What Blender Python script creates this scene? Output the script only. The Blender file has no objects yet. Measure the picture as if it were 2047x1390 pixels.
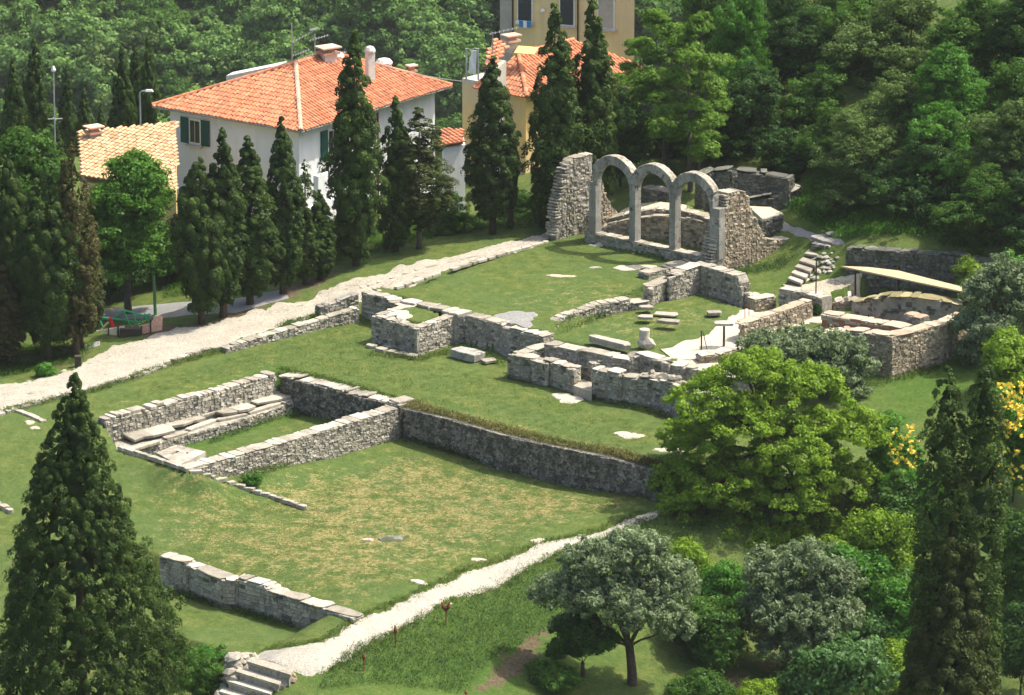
import bpy, math, random
import numpy as np
R = math.radians
rnd = random.Random(7)
nr = np.random.default_rng(7)
SC = bpy.context.scene
COL = SC.collection

# ------------------------------------------------------------------ camera, light
FPX = 11000.0; PITCH = R(15.5); DIST = 250.0
CAM = np.array([0.0, -DIST*math.cos(PITCH), DIST*math.sin(PITCH)])
cd = bpy.data.cameras.new('camera'); cam = bpy.data.objects.new('camera', cd); COL.objects.link(cam)
cam.location = CAM; cam.rotation_euler = (R(90)-PITCH, 0, 0)
cd.sensor_width = 36; cd.lens = FPX/2047*36; cd.clip_start = 1; cd.clip_end = 3000
SC.camera = cam
SUN_EL = R(58); SX, SY = 0.955, 0.295
_n = math.hypot(SX, SY); SX /= _n; SY /= _n
sd = bpy.data.lights.new('sun', 'SUN'); sun = bpy.data.objects.new('sun', sd); COL.objects.link(sun)
sd.energy = 3.5; sd.angle = R(0.5); sd.color = (1.0, 0.94, 0.82)
sun.rotation_euler = (R(90)-SUN_EL, 0, math.atan2(SX, -SY))
sun.location = (60, 30, 120)
w = bpy.data.worlds.new('World'); SC.world = w; w.use_nodes = True
wn = w.node_tree; bg = wn.nodes['Background']
sk = wn.nodes.new('ShaderNodeTexSky'); sk.sky_type = 'NISHITA'; sk.sun_disc = False
sk.sun_elevation = SUN_EL; sk.sun_rotation = math.atan2(SX, SY)
sk.air_density = 1.0; sk.dust_density = 4.5; sk.ozone_density = 0.4
wn.links.new(sk.outputs[0], bg.inputs[0]); bg.inputs[1].default_value = 0.15
SC.view_settings.view_transform = 'Standard'; SC.view_settings.look = 'None'
SC.view_settings.exposure = 1.0; SC.view_settings.gamma = 1; SC.view_settings.use_curve_mapping = False
SC.cycles.max_bounces = 6; SC.cycles.diffuse_bounces = 3; SC.cycles.transmission_bounces = 4
SC.cycles.transparent_max_bounces = 4; SC.cycles.volume_bounces = 0; SC.cycles.use_denoising = True; SC.cycles.denoising_prefilter = 'FAST'
SC.cycles.use_adaptive_sampling = True; SC.cycles.adaptive_threshold = 0.015

# ------------------------------------------------------------------ measuring helpers
_fw = np.array([0, math.cos(PITCH), -math.sin(PITCH)]); _up = np.array([0, math.sin(PITCH), math.cos(PITCH)])
def ray(px, py):
    return np.array([(px-1023.5)/FPX, 0, 0]) + _fw + _up*(-(py-695.0)/FPX)
def W(px, py, z):
    d = ray(px, py); return CAM + d*((z-CAM[2])/d[2])
def WY(px, py, Y):
    d = ray(px, py); return CAM + d*((Y-CAM[1])/d[1])
def TOPX(p):
    v = np.asarray(p, float)-CAM; f = v@_fw
    return 1023.5+v[0]/f*FPX, 695-(v@_up)/f*FPX
def V2(px, py, z):
    p = W(px, py, z); return p[0], p[1]

# ------------------------------------------------------------------ terrain
CP = [  # pixel, pixel, height: open ground
 (0,790,-.3),(-250,860,-.7),(150,760,-.1),(300,690,0.0),(500,640,.25),(640,600,.5),(700,598,.85),(850,545,1.2),(1000,500,1.3),(1100,475,1.35),
 (60,720,-.4),(250,650,-.3),(-300,720,-.9),(400,622,.2),(320,600,-.2),(200,600,-.5),(530,590,.5),(700,515,1.0),(900,480,1.25),(1050,440,1.3),
 (20,862,-.25),(-200,930,-.8),(200,806,-.1),(400,745,0),(550,700,.03),(700,652,.05),(715,625,.3),
 (60,900,-.45),(235,903,-.32),(300,918,-.24),(340,931,-.20),(378,945,-.19),(400,950,-.33),(425,958,-.58),(470,973,-1.06),(510,986,-1.32),(300,965,-.8),(380,985,-1.0),(480,1010,-1.45),(610,1020,-1.58),(330,1100,-1.6),(500,1120,-1.65),(700,1220,-1.8),
 (20,1020,-1.3),(-200,1050,-1.6),(120,1090,-1.6),(600,985,-1.5),(700,925,-1.5),(800,885,-1.5),(1000,935,-1.7),(1170,970,-1.85),(1310,965,-1.8),
 (800,1080,-1.7),(1000,1080,-1.8),(1290,1035,-1.85),(1100,1090,-1.9),(850,1180,-1.9),(650,1290,-2.1),(540,1320,-2.3),
 (1420,985,-1.6),(1370,910,-.7),(1340,905,-.45),(1450,900,-.6),(1500,860,-.3),(1640,870,-.8),(1760,765,-.3),(1900,735,-.2),(1720,900,-1.4),(1800,900,-1.4),(2040,800,-.5),
 (1420,1080,-2.6),(1700,1080,-3.2),(1950,1050,-3.0),
 (560,1385,-2.9),(700,1370,-2.9),(900,1250,-2.8),(1000,1180,-2.7),(1050,1300,-3.7),(900,1385,-3.9),(1150,1360,-4.5),(1270,1370,-4.9),(1350,1250,-4.2),(1500,1385,-5.6),(1700,1300,-5.6),(2000,1380,-7),
 (450,1400,-4.2),(300,1400,-4.3),(380,1330,-3.6),(100,1400,-4.4),(-200,1300,-3.5),
 (1480,560,1.05),(1560,535,1.15),(1700,590,1.2),(1700,565,1.4),(1850,575,1.4),(1780,598,1.3),(1850,605,1.3),(1950,620,1.1),(1600,430,2.5),(1640,485,2.25),(1600,470,2.15),(1560,462,2.0),(1620,540,1.4),
 (1500,445,2.1),(1500,400,2.6),(1300,385,2.6),(1180,420,1.6),(1450,345,2.9),(1300,330,2.6),(1150,400,1.5)]
CPW = [ # world: distant ground
 (-30,30,-.8),(-20,26,-.8),(-10,27,-.6),(0,30,-.3),(10,32,.5),(-45,20,-2),(-40,-10,-1.5),(-40,-45,-4),(13.3,17,2.7),(15.8,8,2.8),(18,6.6,3.0),(22.5,5.6,3.1),(30,5,3.2),(22,12,4.8),(30,12,6.5),(18,17,4.6),(24,22,8),(34,25,10),(14,28,5),(6,30,3),(45,15,9),(45,5,4),(20,40,8),(45,-10,0),(45,-30,-4),(50,-50,-9),
 (0,45,-2),(-25,45,-5),(30,55,10),(-45,50,-7),(0,-60,-8.5),(-30,-60,-7),(30,-60,-10),(15,55,0)]
_pts = [tuple(W(a,b,c)) for a,b,c in CP] + [tuple(map(float,p)) for p in CPW]
_P = np.array(_pts)
def _rbf_fit(P, lam=0.02):
    n = len(P); d = np.sqrt(((P[:,None,:2]-P[None,:,:2])**2).sum(-1))
    A = np.zeros((n+3,n+3)); A[:n,:n] = d - lam*np.eye(n)*0 ; A[:n,:n] += -lam*np.eye(n)
    A[:n,n] = 1; A[:n,n+1:] = P[:,:2]; A[n,:n] = 1; A[n+1:,:n] = P[:,:2].T
    b = np.zeros(n+3); b[:n] = P[:,2]
    return np.linalg.solve(A, b)
_C = _rbf_fit(_P)
def _rbf(x, y):
    out = np.zeros(x.shape)
    for i in range(len(_P)):
        out += _C[i]*np.hypot(x-_P[i,0], y-_P[i,1])
    n = len(_P)
    return out + _C[n] + _C[n+1]*x + _C[n+2]*y
def _sd(poly, x, y):
    """signed distance to a polygon, negative inside"""
    d = np.full(x.shape, 1e9); inside = np.zeros(x.shape, bool)
    n = len(poly)
    for i in range(n):
        x1,y1 = poly[i]; x2,y2 = poly[(i+1)%n]
        ex,ey = x2-x1, y2-y1
        t = np.clip(((x-x1)*ex+(y-y1)*ey)/(ex*ex+ey*ey+1e-12),0,1)
        d = np.minimum(d, np.hypot(x-x1-t*ex, y-y1-t*ey))
        c = ((y1>y)!=(y2>y)) & (x < (x2-x1)*(y-y1)/(y2-y1+1e-12)+x1)
        inside ^= c
    return np.where(inside,-d,d)
REG = []
def region(pts, margin, soft=0.0, zc=None):
    Wp = np.array([W(*p) for p in pts]); A = np.c_[Wp[:,:2], np.ones(len(Wp))]
    co, *_ = np.linalg.lstsq(A, Wp[:,2], rcond=None)
    if zc is not None: co = np.array([0,0,zc])
    REG.append((Wp[:,:2], co, margin, soft))
# strip lawn between pool and baths (raised above the pool)
region([(215,826,-.05),(552,744,0),(640,763,0),(730,787,0),(800,806,0),(806,813,0),(900,836,-.05),(1000,865,-.1),(1120,892,-.15),(1220,912,-.25),(1312,940,-.38),(1380,905,-.45),(1350,838,-.3),(1085,700,0),(925,690,0),(725,640,0),(400,750,-.02)], -0.22)
# small sunken basin
region([(244,898,-.27),(212,841,.0),(556,750,0),(640,770,0),(803,811,0),(392,937,-.12),(378,940,-.19)], 0.06, zc=-1.5)
# lower terrace
region([(150,1050,-1.3),(318,1110,-1.45),(530,1174,-1.55),(650,1216,-1.74),(600,1280,-2.7),(482,1310,-2.8),(350,1268,-2.8),(180,1215,-2.8)], 0.2, zc=-2.8)
# bath room lawn and working floor (lower room)
region([(1092,688,.75),(1104,655,.95),(1290,610,.95),(1400,590,.95),(1515,622,.95),(1560,630,.95),(1640,600,.95),(1720,620,.95),(1900,640,.95),(1890,690,.6),(1780,705,.6),(1500,775,.55),(1400,748,.6)], -0.05)
# between double walls
region([(1090,700,.25),(1180,722,.25),(1450,790,.1),(1440,800,.1),(1180,760,.1),(1018,735,.15)], 0.05)
# upper lawn
region([(800,583,1.32),(1102,484,1.35),(1180,462,1.35),(1425,535,1.35),(1398,545,1.35),(1286,580,1.35),(1110,648,1.3),(1086,664,1.3),(925,628,1.3),(835,600,1.3)], 0.1)
region([(722,580,1.25),(800,560,1.25),(930,612,1.32),(1000,640,1.3),(820,600,1.3),(760,590,1.25)], -0.2)
# buttress top
region([(749,631,1.27),(833,653,1.27),(902,631,1.27),(850,605,1.29),(814,604,1.29)], -0.30)
# apse floor and the platform behind it
region([(1205,452,2.0),(1225,436,2.3),(1257,424,2.5),(1315,398,2.9),(1365,408,2.95),(1422,430,2.95),(1424,446,2.9),(1380,435,2.9),(1337,428,2.85),(1300,430,2.75),(1257,436,2.5)], 0.0)
region([(1192,474,1.6),(1257,474,1.6),(1300,477,1.6),(1340,481,1.6),(1424,500,1.6),(1440,530,1.6),(1425,531,1.6),(1190,478,1.6)], 0.0)
# hypocaust pit
region([(1645,626,.35),(1735,606,.35),(1905,618,.35),(1900,640,.35),(1800,652,.35)], 0.0)

def height(x, y):
    x = np.asarray(x, float); y = np.asarray(y, float)
    near = _rbf(x, y)
    for poly, co, mg, soft in REG:
        s = _sd(poly, x, y)
        near = np.where(s < mg, co[0]*x+co[1]*y+co[2], near)
    # far profile: ground falls into a valley, then a wooded hillside
    yy = [-300,-241,-60, 45, 75,350,450,700,1500]
    zz = [  46,  40,-8.5,-3,-9,-100,-66, 40, 60]
    far = np.interp(y, yy, zz)
    far = far + np.where(y>45, 1.0, 0.0)*(6*np.sin(x*0.021+1)*np.clip((y-200)/150,0,1) + 0.05*x*np.clip((y-350)/200,0,1))
    far = far + np.clip(x-10,0,200)*0.25*np.clip((y+20)/40,0,1)*np.clip((200-y)/100,0,1)
    d = np.maximum(np.maximum(np.abs(x)-40, 0), np.maximum(y-42, -55-y))
    t = np.clip(d/30, 0, 1); t = t*t*(3-2*t)
    return near*(1-t)+far*t
def H(x, y): return float(height(np.array([x]), np.array([y]))[0])
def G(px, py):
    """first ground point seen at a pixel of the photograph"""
    d = ray(px, py); t = np.arange(150, 420, .25); 
    P = CAM[None]+d[None]*t[:,None]; h = height(P[:,0], P[:,1])
    k = np.argmax(P[:,2] <= h)
    return P[k]

# ------------------------------------------------------------------ materials
MATS = {}
def newmat(name):
    m = bpy.data.materials.new(name); m.use_nodes = True
    nt = m.node_tree; nt.nodes.clear(); MATS[name] = m
    return m, nt
class NT:
    def __init__(s, nt): s.t = nt
    def n(s, typ, **k):
        nd = s.t.nodes.new(typ)
        for a, v in k.items():
            if a.startswith('i_'):
                nd.inputs[a[2:].replace('_',' ')].default_value = v
            else: setattr(nd, a, v)
        return nd
    def l(s, a, b): s.t.links.new(a, b)
    def noise(s, vec, scale, detail=4, rough=.6):
        nd = s.n('ShaderNodeTexNoise'); nd.inputs['Scale'].default_value = scale
        nd.inputs['Detail'].default_value = detail; nd.inputs['Roughness'].default_value = rough
        if vec is not None: s.l(vec, nd.inputs['Vector'])
        return nd.outputs['Fac']
    def ramp(s, fac, stops):
        r = s.n('ShaderNodeValToRGB'); e = r.color_ramp.elements
        while len(e) < len(stops): e.new(0.5)
        for i,(p,c) in enumerate(stops):
            e[i].position = p; e[i].color = (*c,1) if len(c)==3 else c
        s.l(fac, r.inputs[0]); return r.outputs[0]
    def mix(s, fac, a, b, mode='MIX'):
        m = s.n('ShaderNodeMix', data_type='RGBA', blend_type=mode)
        for sock, v in ((m.inputs[0],fac),(m.inputs[6],a),(m.inputs[7],b)):
            if isinstance(v, (int,float)): sock.default_value = v
            elif isinstance(v, tuple): sock.default_value = (*v,1)
            else: s.l(v, sock)
        return m.outputs[2]
    def math(s, op, a, b=0.0, clamp=False):
        m = s.n('ShaderNodeMath', operation=op, use_clamp=clamp)
        for i, v in enumerate((a,b)):
            if isinstance(v,(int,float)): m.inputs[i].default_value = v
            else: s.l(v, m.inputs[i])
        return m.outputs[0]
def pos(nt, obj=False):
    if obj: return nt.n('ShaderNodeTexCoord').outputs['Object']
    return nt.n('ShaderNodeNewGeometry').outputs['Position']
def bsdf(nt, col, rough=.85, bump=None, bstr=.3, bdist=.02, spec=.3, metal=0):
    p = nt.n('ShaderNodeBsdfPrincipled'); p.inputs['Roughness'].default_value = rough
    p.inputs['Specular IOR Level'].default_value = spec; p.inputs['Metallic'].default_value = metal
    if isinstance(col, tuple): p.inputs['Base Color'].default_value = (*col,1)
    else: nt.l(col, p.inputs['Base Color'])
    if bump is not None:
        b = nt.n('ShaderNodeBump'); b.inputs['Strength'].default_value = bstr; b.inputs['Distance'].default_value = bdist
        nt.l(bump, b.inputs['Height']); nt.l(b.outputs[0], p.inputs['Normal'])
    o = nt.n('ShaderNodeOutputMaterial'); nt.l(p.outputs[0], o.inputs[0]); return p

def stone_mat(name, dark, mid, light, lichen=0.0, lich=(.03,.03,.025), contrast=1.0):
    m, t = newmat(name); nt = NT(t); P = pos(nt)
    oi = nt.n('ShaderNodeObjectInfo').outputs['Random']; ri = nt.n('ShaderNodeNewGeometry').outputs['Random Per Island']
    f = nt.math('FRACT', nt.math('ADD', oi, ri))
    n1 = nt.noise(P, 2.2, 5, .65); n2 = nt.noise(P, 14, 4, .7); n3 = nt.noise(P, 45, 2, .7)
    v = nt.math('ADD', nt.math('MULTIPLY', f, .42), nt.math('MULTIPLY', n2, .58))
    c = nt.ramp(v, [(.18,dark),(.5,mid),(.82,light)])
    c = nt.mix(nt.math('MULTIPLY', nt.math('SUBTRACT', n1, .45, True), 1.6, True), c, nt.mix(.5, c, (.30,.24,.15)))
    c = nt.mix(nt.ramp(n3, [(.58,(0,0,0)),(.75,(1,1,1))]), c, nt.mix(.55, c, (.05,.05,.045)))
    mp=nt.n('ShaderNodeMapping'); mp.inputs['Scale'].default_value=(2.2,2.2,.45); nt.l(P,mp.inputs['Vector']); stn=nt.noise(mp.outputs[0],1.0,5,.7)
    c = nt.mix(nt.ramp(stn,[(.46,(0,0,0)),(.66,(.55,.55,.55))]), c, nt.mix(.75, c, (.05,.05,.04)))
    if lichen > 0:
        ln = nt.noise(P, 2.4, 7, .8)
        k = nt.ramp(nt.math('ADD', ln, nt.math('MULTIPLY', nt.math('SUBTRACT', f, .5), .16)), [(.60-lichen*.2,(0,0,0)),(.66-lichen*.2,(1,1,1))])
        c = nt.mix(k, c, nt.mix(.25, lich, c))
    bsdf(nt, c, .92, n2, .6, .03, .15)
    return m
stone_mat('wall_stone', (.17,.155,.125),(.34,.315,.255),(.50,.465,.385))
stone_mat('dark_wall_stone', (.11,.10,.085),(.27,.25,.21),(.46,.43,.36), lichen=.62, lich=(.022,.022,.018))
stone_mat('warm_stone', (.13,.10,.07),(.34,.28,.20),(.55,.47,.35))
stone_mat('shade_stone', (.05,.055,.05),(.14,.14,.12),(.24,.235,.2), lichen=.4, lich=(.04,.06,.02))  # stone darkened in its colour for walls in shade, with mossy lichen besides
stone_mat('cap_stone', (.20,.18,.14),(.37,.335,.27),(.54,.50,.42))
stone_mat('cut_stone', (.19,.185,.165),(.32,.31,.275),(.43,.415,.37), lichen=.25)
stone_mat('brick_cap', (.30,.22,.15),(.48,.385,.28),(.60,.51,.39))
stone_mat('mossy_cap', (.12,.11,.05),(.28,.245,.12),(.42,.385,.25))
def simple(name, col, rough=.8, var=.25, scale=6, spec=.3, metal=0, var2=None, streak=0):
    m, t = newmat(name); nt = NT(t); P = pos(nt)
    n = nt.noise(P, scale, 5, .65)
    lo = tuple(c*(1-var) for c in col); hi = tuple(min(1,c*(1+var)) for c in col)
    c = nt.ramp(n, [(.3,lo),(.7,hi)])
    if streak:
        mp=nt.n('ShaderNodeMapping'); mp.inputs['Scale'].default_value=(1.6,1.6,.16); nt.l(P,mp.inputs['Vector']); c=nt.mix(nt.ramp(nt.noise(mp.outputs[0],1.0,6,.75),[(.45,(0,0,0)),(.72,(streak,streak,streak))]),c,tuple(v*.45 for v in col))
    if var2: c = nt.mix(nt.ramp(nt.noise(P, scale*.22, 5, .7), [(.48,(0,0,0)),(.66,(1,1,1))]), c, var2)
    bsdf(nt, c, rough, n, .25, .02, spec, metal); return m
simple('mortar', (.27,.25,.205), .95, .5, 9)
simple('warm_mortar', (.29,.245,.175), .95, .4, 9)
simple('dark_mortar', (.08,.08,.07), .95, .5, 9)
simple('plaster_remains', (.30,.28,.225), .95, .3, 3, var2=(.17,.165,.14))
simple('white_wall', (.70,.71,.72), .9, .04, 1.5, var2=(.63,.64,.65), streak=.3)
simple('cream_wall', (.64,.46,.18), .9, .06, 1.2, var2=(.55,.44,.26), streak=.6)
simple('grey_render', (.36,.33,.28), .9, .15, 1.5)
simple('tall_wall', (.72,.56,.28), .9, .05, .8, var2=(.62,.50,.30), streak=.35)
simple('green_shutter', (.012,.075,.06), .5, .2, 8)
simple('dark_shutter', (.03,.035,.04), .6, .2, 8)
simple('dark_glass', (.02,.022,.025), .15, .1, 3, spec=.6)
simple('white_frame', (.7,.68,.62), .6, .05, 4)
simple('sill_stone', (.45,.42,.36), .8, .15, 8)
simple('bark', (.06,.045,.033), .95, .4, 12)
simple('grey_bark', (.085,.075,.062), .95, .4, 10)
simple('asphalt', (.20,.20,.195), .95, .12, 3, var2=(.24,.235,.22))
simple('green_paint', (.03,.30,.13), .45, .1, 5)
simple('pole_green', (.16,.36,.17), .5, .1, 5)
simple('metal_grey', (.34,.35,.34), .5, .1, 5, metal=.3)
simple('rust', (.16,.04,.018), .8, .3, 20)
simple('dark_post', (.05,.04,.03), .8, .2, 10)
simple('canopy_sheet', (.42,.34,.20), .8, .08, 2)
simple('panel_cream', (.66,.60,.46), .8, .1, 6)
simple('panel_pink', (.55,.33,.24), .8, .25, 9)
simple('red_paint', (.45,.02,.02), .5, .1, 5)
simple('yellow_sheet', (.75,.55,.18), .7, .08, 3)
simple('blue_cloth', (.03,.22,.5), .8, .1, 5)
simple('white_cloth', (.75,.75,.75), .8, .05, 5)
simple('roof_underlay', (.26,.13,.08), .95, .2, 4)
simple('chimney_white', (.6,.57,.5), .9, .12, 4)
simple('red_plaster', (.36,.15,.10), .9, .25, 9)

def tile_mat(name, a, b, c3, old):
    m, t = newmat(name); nt = NT(t); P = pos(nt)
    f = nt.math('FRACT', nt.math('ADD', nt.n('ShaderNodeObjectInfo').outputs['Random'], nt.n('ShaderNodeNewGeometry').outputs['Random Per Island']))
    c = nt.ramp(f, [(0,a),(.12,old),(.2,b),(.6,c3),(1,a)])
    n = nt.noise(P, 2.0, 5, .7); n2 = nt.noise(P, 18, 3, .7)
    c = nt.mix(nt.ramp(n, [(.5,(0,0,0)),(.72,(.75,.75,.75))]), c, old)
    c = nt.mix(nt.ramp(n2, [(.45,(0,0,0)),(.75,(.5,.5,.5))]), c, tuple(v*.55 for v in b))
    bsdf(nt, c, .85, n2, .3, .01, .2)
tile_mat('clay_tile', (.56,.205,.10), (.48,.16,.075), (.62,.27,.145), (.33,.16,.09))
tile_mat('tan_tile', (.56,.35,.185), (.47,.28,.14), (.60,.42,.25), (.36,.22,.12))
tile_mat('ridge_tile', (.62,.36,.24), (.52,.28,.18), (.68,.44,.32), (.45,.3,.22))

def leaf_mat(name, dark, light, tip=None, trans=.35):
    m, t = newmat(name); nt = NT(t); P = pos(nt)
    a = nt.n('ShaderNodeAttribute', attribute_name='var').outputs['Fac']
    oi = nt.n('ShaderNodeObjectInfo').outputs['Random']
    n = nt.noise(P, .55, 3, .6)
    v = nt.math('ADD', nt.math('MULTIPLY', a, .65), nt.math('MULTIPLY', n, .45))
    v = nt.math('ADD', v, nt.math('MULTIPLY', nt.math('SUBTRACT', oi, .5), .12))
    st = [(.18,dark),(.72,light)]
    if tip: st.append((.95,tip))
    c = nt.ramp(v, st)
    d = nt.n('ShaderNodeBsdfDiffuse'); nt.l(c, d.inputs[0])
    tr = nt.n('ShaderNodeBsdfTranslucent'); nt.l(nt.mix(.5, c, (.5,.6,.1), 'MULTIPLY'), tr.inputs[0])
    tr2 = nt.mix(.35, c, (c if False else (.12,.2,.02))); nt.l(tr2, tr.inputs[0])
    ms = nt.n('ShaderNodeMixShader'); ms.inputs[0].default_value = trans
    nt.l(d.outputs[0], ms.inputs[1]); nt.l(tr.outputs[0], ms.inputs[2])
    g = nt.n('ShaderNodeBsdfGlossy'); g.inputs['Roughness'].default_value = .45; g.inputs[0].default_value = (.7,.75,.7,1)
    m2 = nt.n('ShaderNodeMixShader'); m2.inputs[0].default_value = .012
    nt.l(ms.outputs[0], m2.inputs[1]); nt.l(g.outputs[0], m2.inputs[2])
    o = nt.n('ShaderNodeOutputMaterial'); nt.l(m2.outputs[0], o.inputs[0]); return m
leaf_mat('cypress_leaf', (.010,.024,.006), (.060,.105,.018), (.24,.30,.07), .25)
leaf_mat('olive_cypress_leaf', (.010,.018,.006), (.060,.078,.018), (.20,.19,.055), .2)
leaf_mat('brown_cypress_leaf', (.020,.020,.007), (.070,.064,.020), (.14,.115,.035), .15)
leaf_mat('maple_leaf', (.025,.08,.010), (.10,.24,.025), (.20,.38,.05), .42)
leaf_mat('lime_leaf', (.08,.15,.010), (.25,.40,.030), (.44,.57,.08), .48)
leaf_mat('dark_leaf', (.012,.042,.012), (.045,.105,.02), (.09,.17,.035))
leaf_mat('mid_leaf', (.02,.065,.010), (.08,.175,.022), (.15,.27,.035), .42)
leaf_mat('dull_leaf', (.045,.085,.02), (.13,.20,.05), (.24,.33,.10), .42)
leaf_mat('olive_leaf', (.08,.12,.05), (.25,.32,.17), (.42,.50,.31), .38)
leaf_mat('bright_leaf', (.025,.09,.012), (.09,.25,.025), (.18,.38,.05), .42)
leaf_mat('pale_glint_leaf', (.03,.08,.02), (.09,.19,.05), (.32,.42,.25))  # palest tone puts leaf glints into the colour; gloss matches other leaves
leaf_mat('robinia_leaf', (.05,.11,.012), (.15,.28,.03), (.30,.43,.06), .42)
leaf_mat('far_leaf', (.06,.13,.03), (.18,.32,.075), (.31,.46,.12), .42)
leaf_mat('grass_leaf', (.035,.07,.012), (.09,.145,.025), (.16,.20,.05))
leaf_mat('rough_grass_leaf', (.03,.075,.02), (.085,.155,.04), (.15,.23,.08))
leaf_mat('dry_grass_leaf', (.10,.10,.03), (.22,.19,.07), (.33,.27,.12))
leaf_mat('yellow_flower', (.65,.48,.03), (.80,.62,.08), (.85,.72,.25))
leaf_mat('moss_leaf', (.03,.05,.012), (.08,.11,.02), (.15,.18,.04))

# ------------------------------------------------------------------ mesh helpers
class MB:
    def __init__(s): s.v=[]; s.f=[]
    def add(s, vs, fs):
        o=len(s.v); s.v += [tuple(map(float,v)) for v in vs]; s.f += [tuple(i+o for i in f) for f in fs]
    def box(s, c, size, rz=0.0, top=1.0):
        cx,cy,cz=c; a,b,h=(q/2 for q in size); co,si=math.cos(rz),math.sin(rz); vs=[]
        for z,k in ((-h,1.0),(h,top)):
            for x,y in ((-a,-b),(a,-b),(a,b),(-a,b)):
                x*=k;y*=k; vs.append((cx+x*co-y*si, cy+x*si+y*co, cz+z))
        s.add(vs, [(0,3,2,1),(4,5,6,7),(0,1,5,4),(1,2,6,5),(2,3,7,6),(3,0,4,7)])
    def prism(s, poly, z0, z1):
        """poly xy counter-clockwise or not; z0,z1 numbers or lists"""
        n=len(poly); a = [z0]*n if np.isscalar(z0) else z0; b = [z1]*n if np.isscalar(z1) else z1
        ar = sum(poly[i][0]*poly[(i+1)%n][1]-poly[(i+1)%n][0]*poly[i][1] for i in range(n))
        idx = range(n) if ar>0 else range(n-1,-1,-1)
        P=[poly[i] for i in idx]; A=[a[i] for i in idx]; B=[b[i] for i in idx]
        vs=[(p[0],p[1],z) for p,z in zip(P,A)]+[(p[0],p[1],z) for p,z in zip(P,B)]
        s.add(vs, [tuple(range(n-1,-1,-1)), tuple(range(n,2*n))]+[(i,(i+1)%n,n+(i+1)%n,n+i) for i in range(n)])
    def tube(s, pts, rad, k=6, cap=True):
        pts=[np.array(p,float) for p in pts]; n=len(pts); rad=[rad]*n if np.isscalar(rad) else rad
        vs=[]; 
        for i,p in enumerate(pts):
            d = pts[min(i+1,n-1)]-pts[max(i-1,0)]; d/= (np.linalg.norm(d)+1e-9)
            a = np.cross(d, (0,0,1) if abs(d[2])<.9 else (1,0,0)); a/=np.linalg.norm(a); b=np.cross(d,a)
            for j in range(k):
                t=2*math.pi*j/k; vs.append(p+rad[i]*(a*math.cos(t)+b*math.sin(t)))
        fs=[(i*k+j, i*k+(j+1)%k, (i+1)*k+(j+1)%k, (i+1)*k+j) for i in range(n-1) for j in range(k)]
        if cap: fs += [tuple(range(k-1,-1,-1)), tuple(range((n-1)*k, n*k))]
        s.add(vs, fs)
    def mesh(s, name, mat, smooth=False):
        me=bpy.data.meshes.new(name); me.from_pydata(s.v, [], s.f); me.materials.append(MATS[mat])
        if smooth: me.polygons.foreach_set('use_smooth',[True]*len(me.polygons))
        me.update(); return me
def npmesh(name, V, F, mat, var=None):
    """V (n,3), F (m,k) -> mesh"""
    me = bpy.data.meshes.new(name); V=np.ascontiguousarray(V,np.float32); F=np.ascontiguousarray(F,np.int32)
    m,k=F.shape
    me.vertices.add(len(V)); me.vertices.foreach_set('co', V.ravel())
    me.loops.add(m*k); me.loops.foreach_set('vertex_index', F.ravel())
    me.polygons.add(m); me.polygons.foreach_set('loop_start', np.arange(0,m*k,k,dtype=np.int32))
    me.polygons.foreach_set('loop_total', np.full(m,k,np.int32))
    me.materials.append(MATS[mat]); me.update(calc_edges=True)
    if var is not None:
        a = me.attributes.new('var','FLOAT','POINT'); a.data.foreach_set('value', np.ascontiguousarray(var,np.float32))
    return me
def thing(name, label, cat, loc=(0,0,0), group=None, rz=0.0):
    o=bpy.data.objects.new(name, None); COL.objects.link(o); o.location=loc; o.rotation_euler=(0,0,rz)
    o.empty_display_size=.2; o['label']=label; o['category']=cat
    if group: o['group']=group
    return o
def tag(o, label, cat, group=None):
    o['label']=label; o['category']=cat
    if group: o['group']=group
    return o
def link(name, me, parent=None, loc=(0,0,0), rot=(0,0,0), scale=(1,1,1), local=False, kind=None):
    """mesh placed in world coordinates; a parent's location is taken off"""
    o=bpy.data.objects.new(name, me); COL.objects.link(o)
    if parent is not None:
        o.parent=parent
        if not local:
            pl=parent.location; loc=(loc[0]-pl[0],loc[1]-pl[1],loc[2]-pl[2])
    o.location=loc; o.rotation_euler=rot; o.scale=scale
    if kind: o['kind']=kind
    return o
def struct(name, me, loc=(0,0,0)):
    return link(name, me, loc=loc, kind='structure')

# ---- stone blocks: shared variants per material
def _stone_geo(r, rough=.5):
    j=lambda a: r.uniform(-a,a)
    V=[]
    for y in (.5,):
        for x,z in ((-.5,-.5),(.5,-.5),(.5,.5),(-.5,.5)): V.append((x*.92,y,z*.92))
    for x,z in ((-.5,-.5),(.5,-.5),(.5,.5),(-.5,.5)): V.append((x+j(.04*rough),-.15+j(.1),z+j(.07*rough)))
    for x,z in ((-.5,-.5),(.5,-.5),(.5,.5),(-.5,.5)): V.append((x*.86+j(.06*rough),-.5+j(.14*rough),z*.80+j(.07*rough)))
    F=[(0,1,2,3)]
    for o in (0,4):
        for i in range(4): F.append((o+i, o+4+i, o+4+(i+1)%4, o+(i+1)%4))
    F.append((8,11,10,9))
    F=[tuple(reversed(f)) for f in F]
    return V,F
_r=random.Random(3)
STONE_GEO=[_stone_geo(_r, .6+.8*(i%3)/2) for i in range(14)]
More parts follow.
